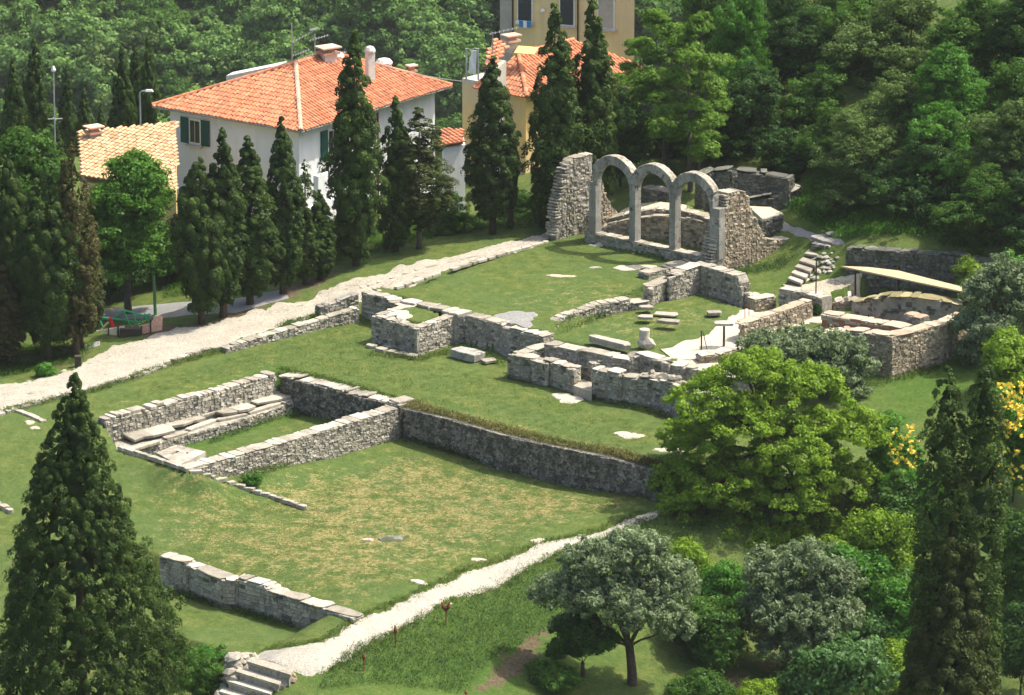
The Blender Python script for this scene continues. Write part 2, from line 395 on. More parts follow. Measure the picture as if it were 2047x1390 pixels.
def _slab_geo(r, n=8, ch=.05):
    """irregular flat slab: unit footprint, unit height"""
    pts=[]
    base=[(-.5,-.5),(0,-.5),(.5,-.5),(.5,0),(.5,.5),(0,.5),(-.5,.5),(-.5,0)]
    for x,y in base: pts.append((x+r.uniform(-.07,.07), y+r.uniform(-.10,.10)))
    for i in (0,2,4,6): pts[i]=(pts[i][0]*(1-r.uniform(.02,.16)), pts[i][1]*(1-r.uniform(.02,.16)))
    V=[(x*.97,y*.97,-.5) for x,y in pts]+[(x,y,.36+r.uniform(-.1,.1)) for x,y in pts]+[(x*(1-ch),y*(1-ch),.5+r.uniform(-.05,.05)) for x,y in pts]
    F=[tuple(range(7,-1,-1))]
    for o in (0,8):
        for i in range(8): F.append((o+i,o+(i+1)%8,o+8+(i+1)%8,o+8+i))
    V.append((0,0,.52)); c=24
    for i in range(8): F.append((16+i,16+(i+1)%8,c))
    return V,F
SLAB_GEO=[_slab_geo(_r) for i in range(12)]
def _rock_geo(r):
    import itertools
    V=[];F=[]
    phi=(1+5**.5)/2
    ico=[(-1,phi,0),(1,phi,0),(-1,-phi,0),(1,-phi,0),(0,-1,phi),(0,1,phi),(0,-1,-phi),(0,1,-phi),(phi,0,-1),(phi,0,1),(-phi,0,-1),(-phi,0,1)]
    fc=[(0,11,5),(0,5,1),(0,1,7),(0,7,10),(0,10,11),(1,5,9),(5,11,4),(11,10,2),(10,7,6),(7,1,8),(3,9,4),(3,4,2),(3,2,6),(3,6,8),(3,8,9),(4,9,5),(2,4,11),(6,2,10),(8,6,7),(9,8,1)]
    for v in ico:
        k=.27*r.uniform(.78,1.2); V.append(tuple(c*k for c in v))
    return V,fc
ROCK_GEO=[_rock_geo(_r) for i in range(8)]
_MC={}
def geo_mesh(kind, i, mat):
    key=(kind,i,mat)
    if key not in _MC:
        V,F={'stone':STONE_GEO,'slab':SLAB_GEO,'rock':ROCK_GEO}[kind][i]
        me=bpy.data.meshes.new(kind); me.from_pydata(V,[],F); me.materials.append(MATS[mat]); me.update(); _MC[key]=me
    return _MC[key]
def put(kind, mat, parent, loc, rz, size, name=None, tilt=(0,0)):
    n=len({'stone':STONE_GEO,'slab':SLAB_GEO,'rock':ROCK_GEO}[kind])
    return link(name or kind, geo_mesh(kind, rnd.randrange(n), mat), parent, loc, (tilt[0],tilt[1],rz), size)
def join_geo(name, items, mat, parent=None):
    """items (kind, loc, rz, size, tilt): one joined mesh (stuff)"""
    mb=MB()
    for kind,loc,rz,size,tilt in items:
        lst={'stone':STONE_GEO,'slab':SLAB_GEO,'rock':ROCK_GEO}[kind]; V,F=lst[rnd.randrange(len(lst))]
        A=np.array(V)*np.array(size); cx,sx=math.cos(tilt[0]),math.sin(tilt[0])
        y=A[:,1]*cx-A[:,2]*sx; z=A[:,1]*sx+A[:,2]*cx; A[:,1]=y;A[:,2]=z
        cy,sy=math.cos(tilt[1]),math.sin(tilt[1]); x=A[:,0]*cy+A[:,2]*sy; z=-A[:,0]*sy+A[:,2]*cy; A[:,0]=x;A[:,2]=z
        c,s=math.cos(rz),math.sin(rz); x=A[:,0]*c-A[:,1]*s; y=A[:,0]*s+A[:,1]*c
        pl = parent.location if parent is not None else (0,0,0)
        mb.add(np.c_[x+loc[0]-pl[0],y+loc[1]-pl[1],A[:,2]+loc[2]-pl[2]], F)
    o=link(name, mb.mesh(name,mat), parent, local=True); 
    o['kind']='stuff'; return o

# ---- a wall of stones laid in courses over a core
def stone_wall(label, pts, zb, thick=.5, mat='wall_stone', core='mortar', cap='cap_stone', course=.175, slen=(.2,.5),
               rough=.5, zbi=None, capped=True, endA=True, endB=True, name='stone_wall', cat='wall', group=None, caph=(.05,.09),
               over=.03, holes=.03, world=False, caplen=(.35,.95), jag=.0, maxpart=290, capgap=.012, putlog=0, deadback=True):
    """pts: (px,py,z) of the top edge on the outer side (outer side is to the right of the way the points run);
       zb: bottom height on the outer side, zbi: on the inner side if that face shows"""
    P=[np.array(p,float) if world else W(*p) for p in pts]; n=len(P)
    zbs=[zb]*n if np.isscalar(zb) else zb
    if not world and thick<.7: thick*=1.38
    course=course*.80; slen=(slen[0]*.75,slen[1]*.78)
    c0=sum(P)/n; th=thing(name, label, cat, (c0[0],c0[1],min(zbs)), group)
    nrm=[]
    for i in range(n-1):
        d=P[i+1][:2]-P[i][:2]; L=np.hypot(*d); d=d/L; nrm.append((d,np.array([d[1],-d[0]]),L))
    def vn(i):
        a=nrm[max(i-1,0)][1]; b=nrm[min(i,n-2)][1]
        m=a+b; m=m/np.linalg.norm(m); return m/max(.45,m@b)
    inner=[P[i][:2]-vn(i)*thick for i in range(n)]
    mb=MB()
    for i in range(n-1):
        a,b=P[i],P[i+1]; d,nn,L=nrm[i]
        ins=.05
        k=.035+.004*(i%3)
        pa=a[:2]-vn(i)*ins; pb=b[:2]-vn(i+1)*ins; qa=inner[i]+vn(i)*(ins if zbi is not None else 0); qb=inner[i+1]+vn(i+1)*(ins if zbi is not None else 0)
        ea = d*ins if (i==0 and endA) else 0*d; eb = d*ins if (i==n-2 and endB) else 0*d
        mb.prism([pa+ea,pb-eb,qb-eb,qa+ea],[zbs[i]-.4,zbs[i+1]-.4]*1+[min(zbs[i+1], P[i+1][2]-.3)-.4,min(zbs[i],P[i][2]-.3)-.4],[a[2]-k,b[2]-k,b[2]-k,a[2]-k])
    v=[(x-th.location[0],y-th.location[1],z-th.location[2]) for x,y,z in mb.v]; mb.v=v
    link('core', mb.mesh('core',core), th, local=True)
    items=[]
    def face(A,B,za,zbb,bot0,bot1,nn):
        """A,B xy of the face line, tops za,zbb, bottoms"""
        A=np.array(A);B=np.array(B); L=np.hypot(*(B-A)); d=(B-A)/L; rz=math.atan2(d[1],d[0])
        # stone front is -Y local: rotate so -Y local = nn ; d rotated +x, nn=(d.y,-d.x) = -Y local. 
        if (d[1]*nn[0]-d[0]*nn[1])<0: rz+=math.pi
        zlo=min(bot0,bot1)-.1; z=zlo; row=0
        while z < max(za,zbb)-.03:
            ch=course*rnd.uniform(.85,1.18); x=-rnd.uniform(0,slen[0])
            while x<L:
                sl=rnd.uniform(*slen); x0=max(x,0); x1=min(x+sl,L)
                if x1-x0>.07:
                    t=(x0+x1)/2/L; top=za+(zbb-za)*t; bt=bot0+(bot1-bot0)*t
                    zz=min(z+ch, top-.015)
                    if zz-z>.05 and z+ch>bt-.05 and rnd.random()>holes:
                        h=(zz-z)-.004; w=(x1-x0)-.006; dep=.16
                        pr=rnd.uniform(-.008,.018)*(rough*2)
                        c=A+d*(x0+x1)/2+nn*(pr-dep/2)
                        items.append(('stone',(c[0],c[1],(z+zz)/2),rz+rnd.uniform(-.06,.06)*rough,(w,dep,h),(rnd.uniform(-.05,.05)*rough,rnd.uniform(-.05,.05)*rough)))
                x+=sl
            z+=ch; row+=1
    toc=lambda c: (CAM[:2]-c)/np.linalg.norm(CAM[:2]-c)
    for i in range(n-1):
        d,nn,L=nrm[i]; a,b=P[i],P[i+1]
        mid=(a[:2]+b[:2])/2
        if nn@toc(mid)>-.12: face(a[:2],b[:2],a[2],b[2],zbs[i],zbs[i+1],nn)
        if zbi is not None and (-nn)@toc(mid)>-.12:
            face(inner[i],inner[i+1],a[2],b[2],zbi,zbi,-nn)
    for cond,i,sg in ((endA,0,-1),(endB,n-1,1)):
        if not cond: continue
        d=nrm[0][0] if i==0 else nrm[-1][0]; e=d*sg
        if e@toc(P[i][:2])>-.12:
            bo=zbs[i] if zbi is None else min(zbs[i],max(zbi,zbs[i]))
            face(P[i][:2],inner[i],P[i][2],P[i][2],bo,bo,e)
    items.sort(key=lambda q:-q[3][0]*q[3][2])
    for q in items[:maxpart]: put('stone',(mat if rnd.random()>.05 else 'shade_stone'),th,q[1],q[2],q[3],'stone',q[4])  # a few stones coloured dark to stand for the shade in putlog holes
    if len(items)>maxpart: join_geo('small_stones',items[maxpart:],mat,th)
    if capped:
        caps=[]
        for i in range(n-1):
            d,nn,L=nrm[i]; a,b=P[i],P[i+1]
            if L<.06: continue
            rz=math.atan2(d[1],d[0]); slope=math.atan2(b[2]-a[2],L)
            if abs(slope)>1.0: continue
            x=0.0
            while x<L-.02:
                sl=min(rnd.uniform(*caplen)*rnd.choice((.5,.8,1.1,1.5)), L-x)
                if rnd.random()<.05: x+=sl*.5; continue
                if L-x-sl<.15: sl=L-x
                t=(x+sl/2)/L; z=a[2]+(b[2]-a[2])*t; hh=rnd.uniform(*caph)*.62
                m=a[:2]*(1-t)+b[:2]*t; q=inner[i]*(1-t)+inner[i+1]*t; tw=thick
                c=(m+q)/2+nn*rnd.uniform(-.02,.02)
                nrow = 1 if thick<1.2 else 2
                for k2 in range(nrow):
                    off=((k2+.5)/nrow-.5)*(thick+over*2)
                    cc=c+nn*off
                    caps.append((cc[0],cc[1],z-.025+hh/2+rnd.uniform(-.008,.014)+jag*rnd.random()*(rnd.random()<.4),rz+rnd.uniform(-.05,.05),(sl/math.cos(slope)-capgap*.5,(thick+over*2)/nrow*rnd.uniform(.80,1.08),hh),(rnd.uniform(-.02,.02),-slope+rnd.uniform(-.02,.02))))
                x+=sl
        for c in caps[:290]: put('slab',cap,th,c[:3],c[3],c[4],'coping_stone',c[5])
    return th
# ------------------------------------------------------------------ ground sheet
def axis(lo, hi, step, a, b):
    mid=np.arange(lo,hi+1e-6,step); L=[lo]; s=step
    while L[-1]>a: s*=1.22; L.append(L[-1]-s)
    Rr=[hi]; s=step
    while Rr[-1]<b: s*=1.22; Rr.append(Rr[-1]+s)
    return np.r_[np.array(L[1:])[::-1], mid, np.array(Rr[1:])]
gx=axis(-30,30,.24,-900,900); gy=axis(-46,46,.24,-420,1500)
X,Yg=np.meshgrid(gx,gy); Z=height(X,Yg)
Vt=np.c_[X.ravel(),Yg.ravel(),Z.ravel()]
nx,ny=len(gx),len(gy); ii=(np.arange(ny-1)[:,None]*nx+np.arange(nx-1)[None]).ravel()
Ft=np.c_[ii,ii+1,ii+nx+1,ii+nx]

def reg_mask(px_list, blur):
    poly=np.array([W(*p)[:2] for p in px_list]); s=_sd(poly,Vt[:,0],Vt[:,1]); return np.clip(.5-s/blur,0,1)
dry=np.zeros(len(Vt))
# big sunken lawn is yellowish; edges of the strip too
dry=np.maximum(dry, .60*reg_mask([(500,985,-1.5),(800,905,-1.5),(1150,985,-1.8),(1280,1010,-1.8),(1050,1060,-1.8),(850,1140,-1.8),(700,1190,-1.8),(420,1090,-1.6),(560,1040,-1.5)],3))
dry=np.maximum(dry, .42*reg_mask([(300,930,-1.2),(480,990,-1.5),(640,1040,-1.5),(800,1120,-1.7),(700,1215,-1.8),(330,1100,-1.6)],3))
dry=np.maximum(dry, .62*reg_mask([(830,812,0),(1300,930,-.3),(1300,915,-.3),(1100,860,-.1),(900,820,0)],1.6))
dry=np.maximum(dry, .28*reg_mask([(215,815,0),(550,735,0),(540,720,0),(200,800,0)],2))
dry=np.maximum(dry, .32*reg_mask([(1100,560,1.35),(1290,560,1.35),(1280,600,1.35),(1130,640,1.35),(1000,600,1.35)],3))
dry=np.maximum(dry, .34*reg_mask([(1150,645,.95),(1350,600,.95),(1440,640,.95),(1250,700,.95)],2))
dry=np.maximum(dry, .75*reg_mask([(1280,478,1.6),(1430,500,1.6),(1430,480,1.6),(1330,470,1.6)],1))
lush=np.zeros(len(Vt))
lush=np.maximum(lush, reg_mask([(250,900,-1.5),(560,800,-1.5),(640,815,-1.5),(400,900,-1.5)],1.5))
lush=np.maximum(lush, .8*reg_mask([(740,1380,-3),(620,1380,-3),(900,1180,-2.2),(1150,1110,-2.2),(1300,1040,-2),(1300,1200,-3.5),(1100,1385,-4.4)],3))
lush=np.maximum(lush, .7*reg_mask([(1560,560,1.3),(1590,540,1.3),(1490,580,1.1)],1))
lush=np.maximum(lush, .8*reg_mask([(1600,330,5),(1580,420,3),(1690,480,3.6),(1980,500,4.2),(2047,300,10),(1800,200,14)],3))
soil=np.zeros(len(Vt))
soil=np.maximum(soil, .85*reg_mask([(200,640,-.2),(400,650,.15),(600,560,.6),(720,520,1),(640,575,.6),(340,690,.1)],1.6))
soil=np.maximum(soil, .6*reg_mask([(30,740,-.4),(120,745,-.2),(200,700,-.2),(150,690,-.4),(0,715,-.5)],1.5))
soil=np.maximum(soil, .8*reg_mask([(1060,1290,-4),(1100,1270,-4),(1080,1340,-4.3),(1000,1385,-4.3),(930,1390,-4)],1.0))
soil=np.maximum(soil, .75*reg_mask([(1000,1330,-4),(1090,1280,-3.9),(1060,1340,-4.3),(990,1370,-4.3)],1.2))
soil=np.maximum(soil, .5*reg_mask([(1380,1340,-5),(1600,1280,-5.2),(1700,1380,-6),(1400,1390,-5.2)],2.5))
soil=np.maximum(soil, .7*reg_mask([(1560,575,1.2),(1700,580,1.5),(1680,620,1.1),(1600,600,1.2)],1.2))
gme=npmesh('ground',Vt,Ft,'asphalt')
for nm,a in (('dry',dry),('lush',lush),('soil',soil)):
    at=gme.attributes.new(nm,'FLOAT','POINT'); at.data.foreach_set('value',a.astype(np.float32))
gme.polygons.foreach_set('use_smooth',np.ones(len(Ft),bool))
def ground_mat():
    m,t=newmat('grass_ground'); nt=NT(t); P=pos(nt)
    at=lambda n: nt.n('ShaderNodeAttribute',attribute_name=n).outputs['Fac']
    n0=nt.noise(P,.35,4,.6); n1=nt.noise(P,1.6,5,.65); n2=nt.noise(P,7,4,.7); n3=nt.noise(P,30,3,.7)
    g=nt.ramp(nt.math('ADD',nt.math('MULTIPLY',n1,.5),nt.math('MULTIPLY',n2,.5)),[(.36,(.056,.090,.020)),(.50,(.102,.138,.033)),(.62,(.165,.182,.054))])
    g=nt.mix(nt.ramp(n0,[(.4,(0,0,0)),(.65,(.5,.5,.5))]),g,(.075,.130,.040))
    lushc=nt.ramp(n2,[(.3,(.030,.085,.010)),(.7,(.075,.155,.022))])
    g=nt.mix(nt.math('MULTIPLY',at('lush'),.75),g,lushc)
    dryc=nt.ramp(n2,[(.35,(.20,.165,.055)),(.65,(.40,.315,.15))])
    k=nt.math('ADD',at('dry'),nt.math('MULTIPLY',nt.math('SUBTRACT',nt.math('ADD',nt.math('MULTIPLY',n1,.75),nt.math('MULTIPLY',n2,.45)),.60),3.2))
    k=nt.math('MULTIPLY',nt.ramp(k,[(.38,(0,0,0)),(.85,(1,1,1))]),.72)
    k=nt.math('MULTIPLY',k,nt.ramp(at('dry'),[(0,(.30,.30,.30)),(.35,(1,1,1))]))
    g=nt.mix(k,g,dryc)
    soilc=nt.ramp(n2,[(.3,(.07,.05,.032)),(.55,(.15,.11,.07)),(.75,(.24,.185,.12))])
    ks=nt.ramp(nt.math('ADD',at('soil'),nt.math('MULTIPLY',nt.math('SUBTRACT',n1,.5),1.4)),[(.38,(0,0,0)),(.62,(1,1,1))])
    g=nt.mix(ks,g,soilc)
    g=nt.mix(nt.ramp(n3,[(.38,(.75,.75,.75)),(.55,(0,0,0))]),g,nt.mix(.6,g,(.02,.045,.008)))
    b=nt.math('ADD',nt.math('MULTIPLY',n2,.5),n3)
    bsdf(nt,g,.95,b,1.0,.05,.08)
ground_mat()
gme.materials[0]=MATS['grass_ground']
struct('ground',gme)

# ---- paths: sheets draped on the ground with ragged edges
def gravel_mat(name,a,b,c,weed=.1):
    m,t=newmat(name); nt=NT(t); P=pos(nt)
    n1=nt.noise(P,.9,5,.65); n2=nt.noise(P,9,4,.7); n3=nt.noise(P,38,3,.8)
    vor=nt.n('ShaderNodeTexVoronoi'); vor.inputs['Scale'].default_value=14; nt.l(P,vor.inputs['Vector'])
    v=nt.math('ADD',nt.math('MULTIPLY',n2,.5),nt.math('MULTIPLY',n3,.5))
    col=nt.ramp(v,[(.32,a),(.5,b),(.66,c)])
    col=nt.mix(nt.ramp(n1,[(.42,(.5,.5,.5)),(.62,(0,0,0))]),col,nt.mix(.5,col,a))
    col=nt.mix(nt.ramp(nt.noise(P,1.9,6,.75),[(.66-weed,(0,0,0)),(.72-weed*.8,(.8,.8,.8))]),col,(.13,.14,.05))
    bsdf(nt,col,.95,nt.math('ADD',n3,vor.outputs['Distance']),.9,.04,.1)
gravel_mat('road_gravel',(.20,.18,.14),(.42,.385,.31),(.60,.56,.47),.05)
gravel_mat('white_gravel',(.24,.22,.175),(.42,.39,.32),(.56,.53,.45),.05)
gravel_mat('bare_earth',(.30,.25,.17),(.50,.44,.33),(.64,.58,.46),.02)
gravel_mat('chalk_floor',(.40,.36,.27),(.54,.49,.38),(.62,.57,.46),.0)
gravel_mat('grey_gravel',(.16,.16,.15),(.28,.275,.26),(.38,.37,.35),.02)
def drape(name, Lp, Rp, mat, nx=10, step=.14, ragged=.18, lift=.045, obj=True):
    """Lp, Rp: pixel polylines (px,py) of both edges, same count, lying on the ground"""
    A=np.array([G(*p)[:2] for p in Lp]); B=np.array([G(*p)[:2] for p in Rp])
    seg=np.r_[0,np.cumsum(np.hypot(*np.diff((A+B)/2,axis=0).T))]; n=max(4,int(seg[-1]/step))
    s=np.linspace(0,seg[-1],n); a=np.c_[np.interp(s,seg,A[:,0]),np.interp(s,seg,A[:,1])]; b=np.c_[np.interp(s,seg,B[:,0]),np.interp(s,seg,B[:,1])]
    r=np.random.default_rng(len(Lp)*7+n)
    def rag(n): 
        q=r.normal(0,.5,n); w_=max(3,int(1.2/step)); q=q+np.convolve(r.normal(0,1.1,n),np.hanning(w_+2)[1:-1]/np.hanning(w_+2).sum()*w_**.5,'same'); return q*ragged
    w=(b-a); L=np.hypot(*w.T)[:,None]+1e-6; w=w/L
    a=a-w*rag(n)[:,None]; b=b+w*rag(n)[:,None]
    V=[];
    for j in range(nx+1):
        t=j/nx; p=a*(1-t)+b*t; z=height(p[:,0],p[:,1])+(lift if 0<j<nx else -.06)
        V.append(np.c_[p,z])
    V=np.stack(V,1).reshape(-1,3); k=(np.arange(n-1)[:,None]*(nx+1)+np.arange(nx)[None]).ravel()
    F=np.c_[k,k+1,k+nx+2,k+nx+1]
    me=npmesh(name,V,F,mat); me.polygons.foreach_set('use_smooth',np.ones(len(F),bool))
    # normals up
    return struct(name,me) if obj else me
drape('road',[(-120,835),(0,772),(100,757),(165,728),(225,692),(300,672),(400,652),(520,622),(600,604),(655,575),(760,548),(880,520),(1000,490),(1098,463)],
             [(-120,862),(0,822),(110,795),(200,772),(300,746),(360,722),(440,695),(540,664),(620,636),(700,612),(765,580),(870,550),(1000,510),(1100,482)],'road_gravel',nx=18,step=.16,ragged=.16)
drape('path',[(470,1330),(520,1300),(590,1296),(640,1285),(720,1238),(850,1180),(930,1145),(1050,1105),(1180,1068),(1290,1027),(1330,1015)],
             [(500,1352),(585,1352),(640,1352),(690,1325),(760,1286),(870,1222),(960,1190),(1040,1150),(1190,1085),(1290,1040),(1332,1022)],'white_gravel',nx=12,step=.1,ragged=.09)
drape('path',[(150,622),(250,612),(330,604),(470,596),(560,580)],[(150,645),(250,640),(330,640),(470,632),(580,600)],'asphalt',nx=6,ragged=.03)
drape('path',[(-60,742),(60,712),(200,683)],[(-60,756),(60,726),(200,693)],'asphalt',nx=5,ragged=.03)
drape('path',[(1318,700),(1400,672),(1450,640),(1475,622),(1530,624)],[(1345,722),(1480,740),(1500,700),(1500,650),(1545,640)],'chalk_floor',nx=12,step=.2,ragged=.12)
drape('path',[(1345,722),(1400,715),(1500,722)],[(1375,732),(1440,748),(1520,765)],'chalk_floor',nx=6,ragged=.02)
drape('path',[(1497,438),(1560,440),(1600,458),(1680,478)],[(1532,452),(1560,458),(1605,480),(1690,492)],'grey_gravel',nx=6,ragged=.1)
drape('path',[(1560,572),(1640,565),(1730,582)],[(1600,592),(1680,608),(1730,592)],'bare_earth',nx=6,ragged=.1)
def patch(px,py,w,h,mat='bare_earth',seed=0,lift=.035,name='bare_patch'):
    c=G(px,py); e=G(px+w/2,py); f=G(px,py-h/2); rx=abs(e[0]-c[0]); ry=max(.15,abs(f[1]-c[1])); r=random.Random(seed+int(px))
    n=28; V=[(c[0],c[1],H(c[0],c[1])+lift)]; ph=[r.uniform(0,6.28) for _ in range(4)]
    for ring,k in ((0,.5),(1,.85),(2,1.0)):
        for i in range(n):
            t=2*math.pi*i/n; q=1+.22*math.sin(2*t+ph[0])+.16*math.sin(3*t+ph[1])+.1*math.sin(7*t+ph[2])+r.uniform(-.08,.08)
            x=c[0]+rx*k*q*math.cos(t); y=c[1]+ry*k*q*math.sin(t); V.append((x,y,H(x,y)+(lift if ring<2 else -.04)))
    F=[(0,1+i,1+(i+1)%n) for i in range(n)]
    mb=MB(); mb.v=V; mb.f=F+[(1+o*n+i,1+(o+1)*n+i,1+(o+1)*n+(i+1)%n,1+o*n+(i+1)%n) for o in (0,1) for i in range(n)]
    return struct(name,mb.mesh(name,mat))
for i,(px,py,w_,h_,mt) in enumerate([(1135,797,64,15,'chalk_floor'),(1256,873,58,15,'chalk_floor'),(1340,902,80,9,'chalk_floor'),(1265,537,80,10,'chalk_floor'),(1205,491,72,11,'chalk_floor'),(1283,510,44,9,'chalk_floor'),
     (1190,538,22,4,'bare_earth'),(1120,553,60,6,'bare_earth'),(795,633,52,24,'chalk_floor'),(60,848,26,8,'bare_earth'),(70,858,18,6,'bare_earth'),
     (1075,1085,32,7,'bare_earth'),(955,1125,34,7,'bare_earth'),(838,1166,40,9,'chalk_floor'),(735,1083,34,6,'bare_earth'),(1250,985,28,4,'bare_earth'),
     (1700,590,90,20,'bare_earth'),(1590,556,0+1,1,'bare_earth')][:-1]):
    patch(px,py,w_,h_,mt,i)
# floor of pebbles in the corner of the upper lawn
patch(1030,641,110,34,'grey_gravel',5,.04,'gravel_patch')

# ------------------------------------------------------------------ masonry
# lower pool walls
stone_wall('dark lichen-stained long wall holding up the grass strip behind the large sunken lawn',
  [(806,815,-.03),(900,838,-.05),(1000,868,-.1),(1120,895,-.15),(1220,915,-.25),(1312,942,-.4)],[-1.5,-1.55,-1.65,-1.75,-1.8,-1.8],.34,'dark_wall_stone','dark_mortar','dark_wall_stone',course=.17,slen=(.16,.36),rough=.8,capped=False,holes=.05)
stone_wall('dark wall at the far end of the small sunken basin, with stubs of broken stone along its top',
  [(558,752,.0),(640,772,0),(730,796,0),(800,812,0)],[-1.5,-1.5,-1.5,-1.5],.9,'dark_wall_stone','dark_mortar','wall_stone',course=.2,slen=(.16,.4),rough=.9,caph=(.05,.12),caplen=(.15,.4),over=.02,holes=.05,jag=.08)
stone_wall('light grey straight wall with flat coping dividing the small basin from the large sunken lawn',
  [(383,938,-.12),(590,879,-.12),(800,816,-.12)],[-1.5,-1.5,-1.5],.55,'wall_stone','mortar','cap_stone',course=.13,slen=(.18,.42),rough=.5,zbi=-1.5,caplen=(.3,.8),over=.03,caph=(.05,.09))
for a in [0]:
    c=W(803,804,-.02)
    tag(put('slab','cap_stone',None,(c[0],c[1],.04),.7,(1.0,.8,.16),'stone_block'),'square pale stone block where the dividing wall meets the dark pool wall','block')
stone_wall('rubble wall with rounded stones above the row of slabs on the left of the basin',
  [(212,842,.02),(330,812,.03),(440,785,.03),(553,752,.03)],[-.85]*4,.45,'warm_stone','mortar','cut_stone',course=.19,slen=(.15,.42),rough=1.1,caph=(.12,.22),caplen=(.25,.6),over=.04,jag=.1,core='dark_mortar' if False else 'mortar')  if False else \
stone_wall('rubble wall with rounded stones above the row of slabs on the left of the basin',
  [(212,842,.02),(330,812,.03),(440,785,.03),(553,752,.03)],[-.85]*4,.45,'wall_stone','mortar','cap_stone',course=.19,slen=(.15,.42),rough=1.1,caph=(.14,.24),caplen=(.2,.5),over=.02,jag=.06)
# ledge under the slabs
stone_wall('low kerbed ledge carrying the row of broken slabs along the small basin',
  [(252,903,-1.02),(375,868,-1.02),(480,840,-1.02),(592,802,-1.02)],[-1.5]*4,1.5,'wall_stone','mortar','cap_stone',course=.13,slen=(.15,.35),rough=.7,capped=False,endA=False,endB=False)
_th=thing('ledge_kerb','narrow pale kerb of long stones along the front of the slab ledge','kerb',tuple(W(420,855,-1.0)))
for (x0,y0,x1,y1) in [(246,906,318,884),(326,879,374,866),(372,862,430,842),(432,842,492,829),(492,828,560,808),(560,808,592,798)]:
    a=W(x0,y0,-1.0); b=W(x1,y1,-1.0); c=(a+b)/2; L=np.hypot(*(b-a)[:2])
    put('slab','cap_stone',_th,(c[0],c[1]+.12,-1.0),math.atan2(b[1]-a[1],b[0]-a[0]),(L,.34,.11),'kerb_stone')
# big slabs on the ledge
SL=[(272,870,60,.9,'grey slab at the left end of the ledge, tilted up on its right'),(312,862,70,1.2,'thin grey slab second from the left on the basin ledge'),(350,845,55,1.1,'pale slab cracked across, third from the left on the ledge'),
    (374,838,44,.9,'small slab tucked behind the fourth on the ledge'),(412,822,70,1.3,'wide grey slab in the middle of the ledge'),(455,820,60,1.1,'slab leaning against its neighbour on the ledge'),(480,815,52,1.0,'narrow slab with a broken corner on the ledge'),(537,794,100,1.9,'largest slab of the ledge, at its far end by the dark wall')]
for px,py,wpx,L,lab in SL:
    c=W(px,py,-.86)
    lab2=lab
    tag(put('slab','cap_stone' if len(lab)%2 else 'wall_stone',None,(c[0],c[1],-.83),rnd.uniform(.66,.78),(L*1.25,1.25,.13),'stone_slab',(rnd.uniform(-.01,.05),rnd.uniform(-.03,.03))),lab2,'slab','broken slabs on the basin ledge')
# slab with two holes on its own stub of masonry
_p=[W(312,905,-.35),W(352,889,-.35),W(412,903,-.35),W(358,930,-.35)]
hb=thing('holed_slab','pale flat slab with two slots cut through it at the corner of the basin','slab',tuple(sum(_p)/4))
def slab_holes():
    import bmesh
    A,B,C_,D=[p[:2] for p in _p]
    # bilinear grid with two cells missing
    us=[0,.28,.62,.70,1]; vs=[0,.30,.42,.60,.68,1]; mb=MB(); z0,z1=-.56,-.35
    def q(u,v,z): p=(A*(1-u)+B*u)*(1-v)+(D*(1-u)+C_*u)*v; return (p[0],p[1],z)
    holes={(1,1),(2,3)}
    holes={(1,1)}; holes2={(2,3)}
    hs=holes|holes2|{(1,3)}-{(1,3)}
    for i in range(4):
        for j in range(5):
            if (i,j) in hs: 
                for (u0,v0,u1,v1) in ((us[i],vs[j],us[i+1],vs[j]),(us[i+1],vs[j],us[i+1],vs[j+1]),(us[i+1],vs[j+1],us[i],vs[j+1]),(us[i],vs[j+1],us[i],vs[j])):
                    mb.add([q(u0,v0,z1),q(u1,v1,z1),q(u1,v1,z0),q(u0,v0,z0)],[(0,1,2,3)])
                continue
            mb.add([q(us[i],vs[j],z1),q(us[i],vs[j+1],z1),q(us[i+1],vs[j+1],z1),q(us[i+1],vs[j],z1)],[(0,1,2,3)])
    for a_,b_ in ((A,B),(B,C_),(C_,D),(D,A)):
        mb.add([(a_[0],a_[1],z1),(b_[0],b_[1],z1),(b_[0],b_[1],z0),(a_[0],a_[1],z0)],[(0,1,2,3)])
    pl=hb.location; mb.v=[(x-pl[0],y-pl[1],z-pl[2]) for x,y,z in mb.v]; link('slab_top',mb.mesh('slab_top','cap_stone'),hb,local=True)
    m2=MB(); k=.9; cc=sum([A,B,C_,D])/4; m2.prism([tuple(cc+(p-cc)*k) for p in (A,B,C_,D)],-1.5,-.563)
    m2.v=[(x-pl[0],y-pl[1],z-pl[2]) for x,y,z in m2.v]; link('base',m2.mesh('base','mortar'),hb,local=True)
    P4=[cc+(p-cc)*.93 for p in (A,D,C_)]
    for s in range(2):
        a_,b_=P4[s],P4[s+1]; L=np.hypot(*(b_-a_)); d=(b_-a_)/L; x=0
        for zr in (-1.45,-1.28,-1.1,-.93,-.75):
            x=0
            while x<L-.1:
                l=min(rnd.uniform(.2,.4),L-x); c=a_+d*(x+l/2); put('stone','wall_stone',hb,(c[0],c[1],zr+.08),math.atan2(d[1],d[0]),(l-.02,.16,.15),'stone'); x+=l
slab_holes()
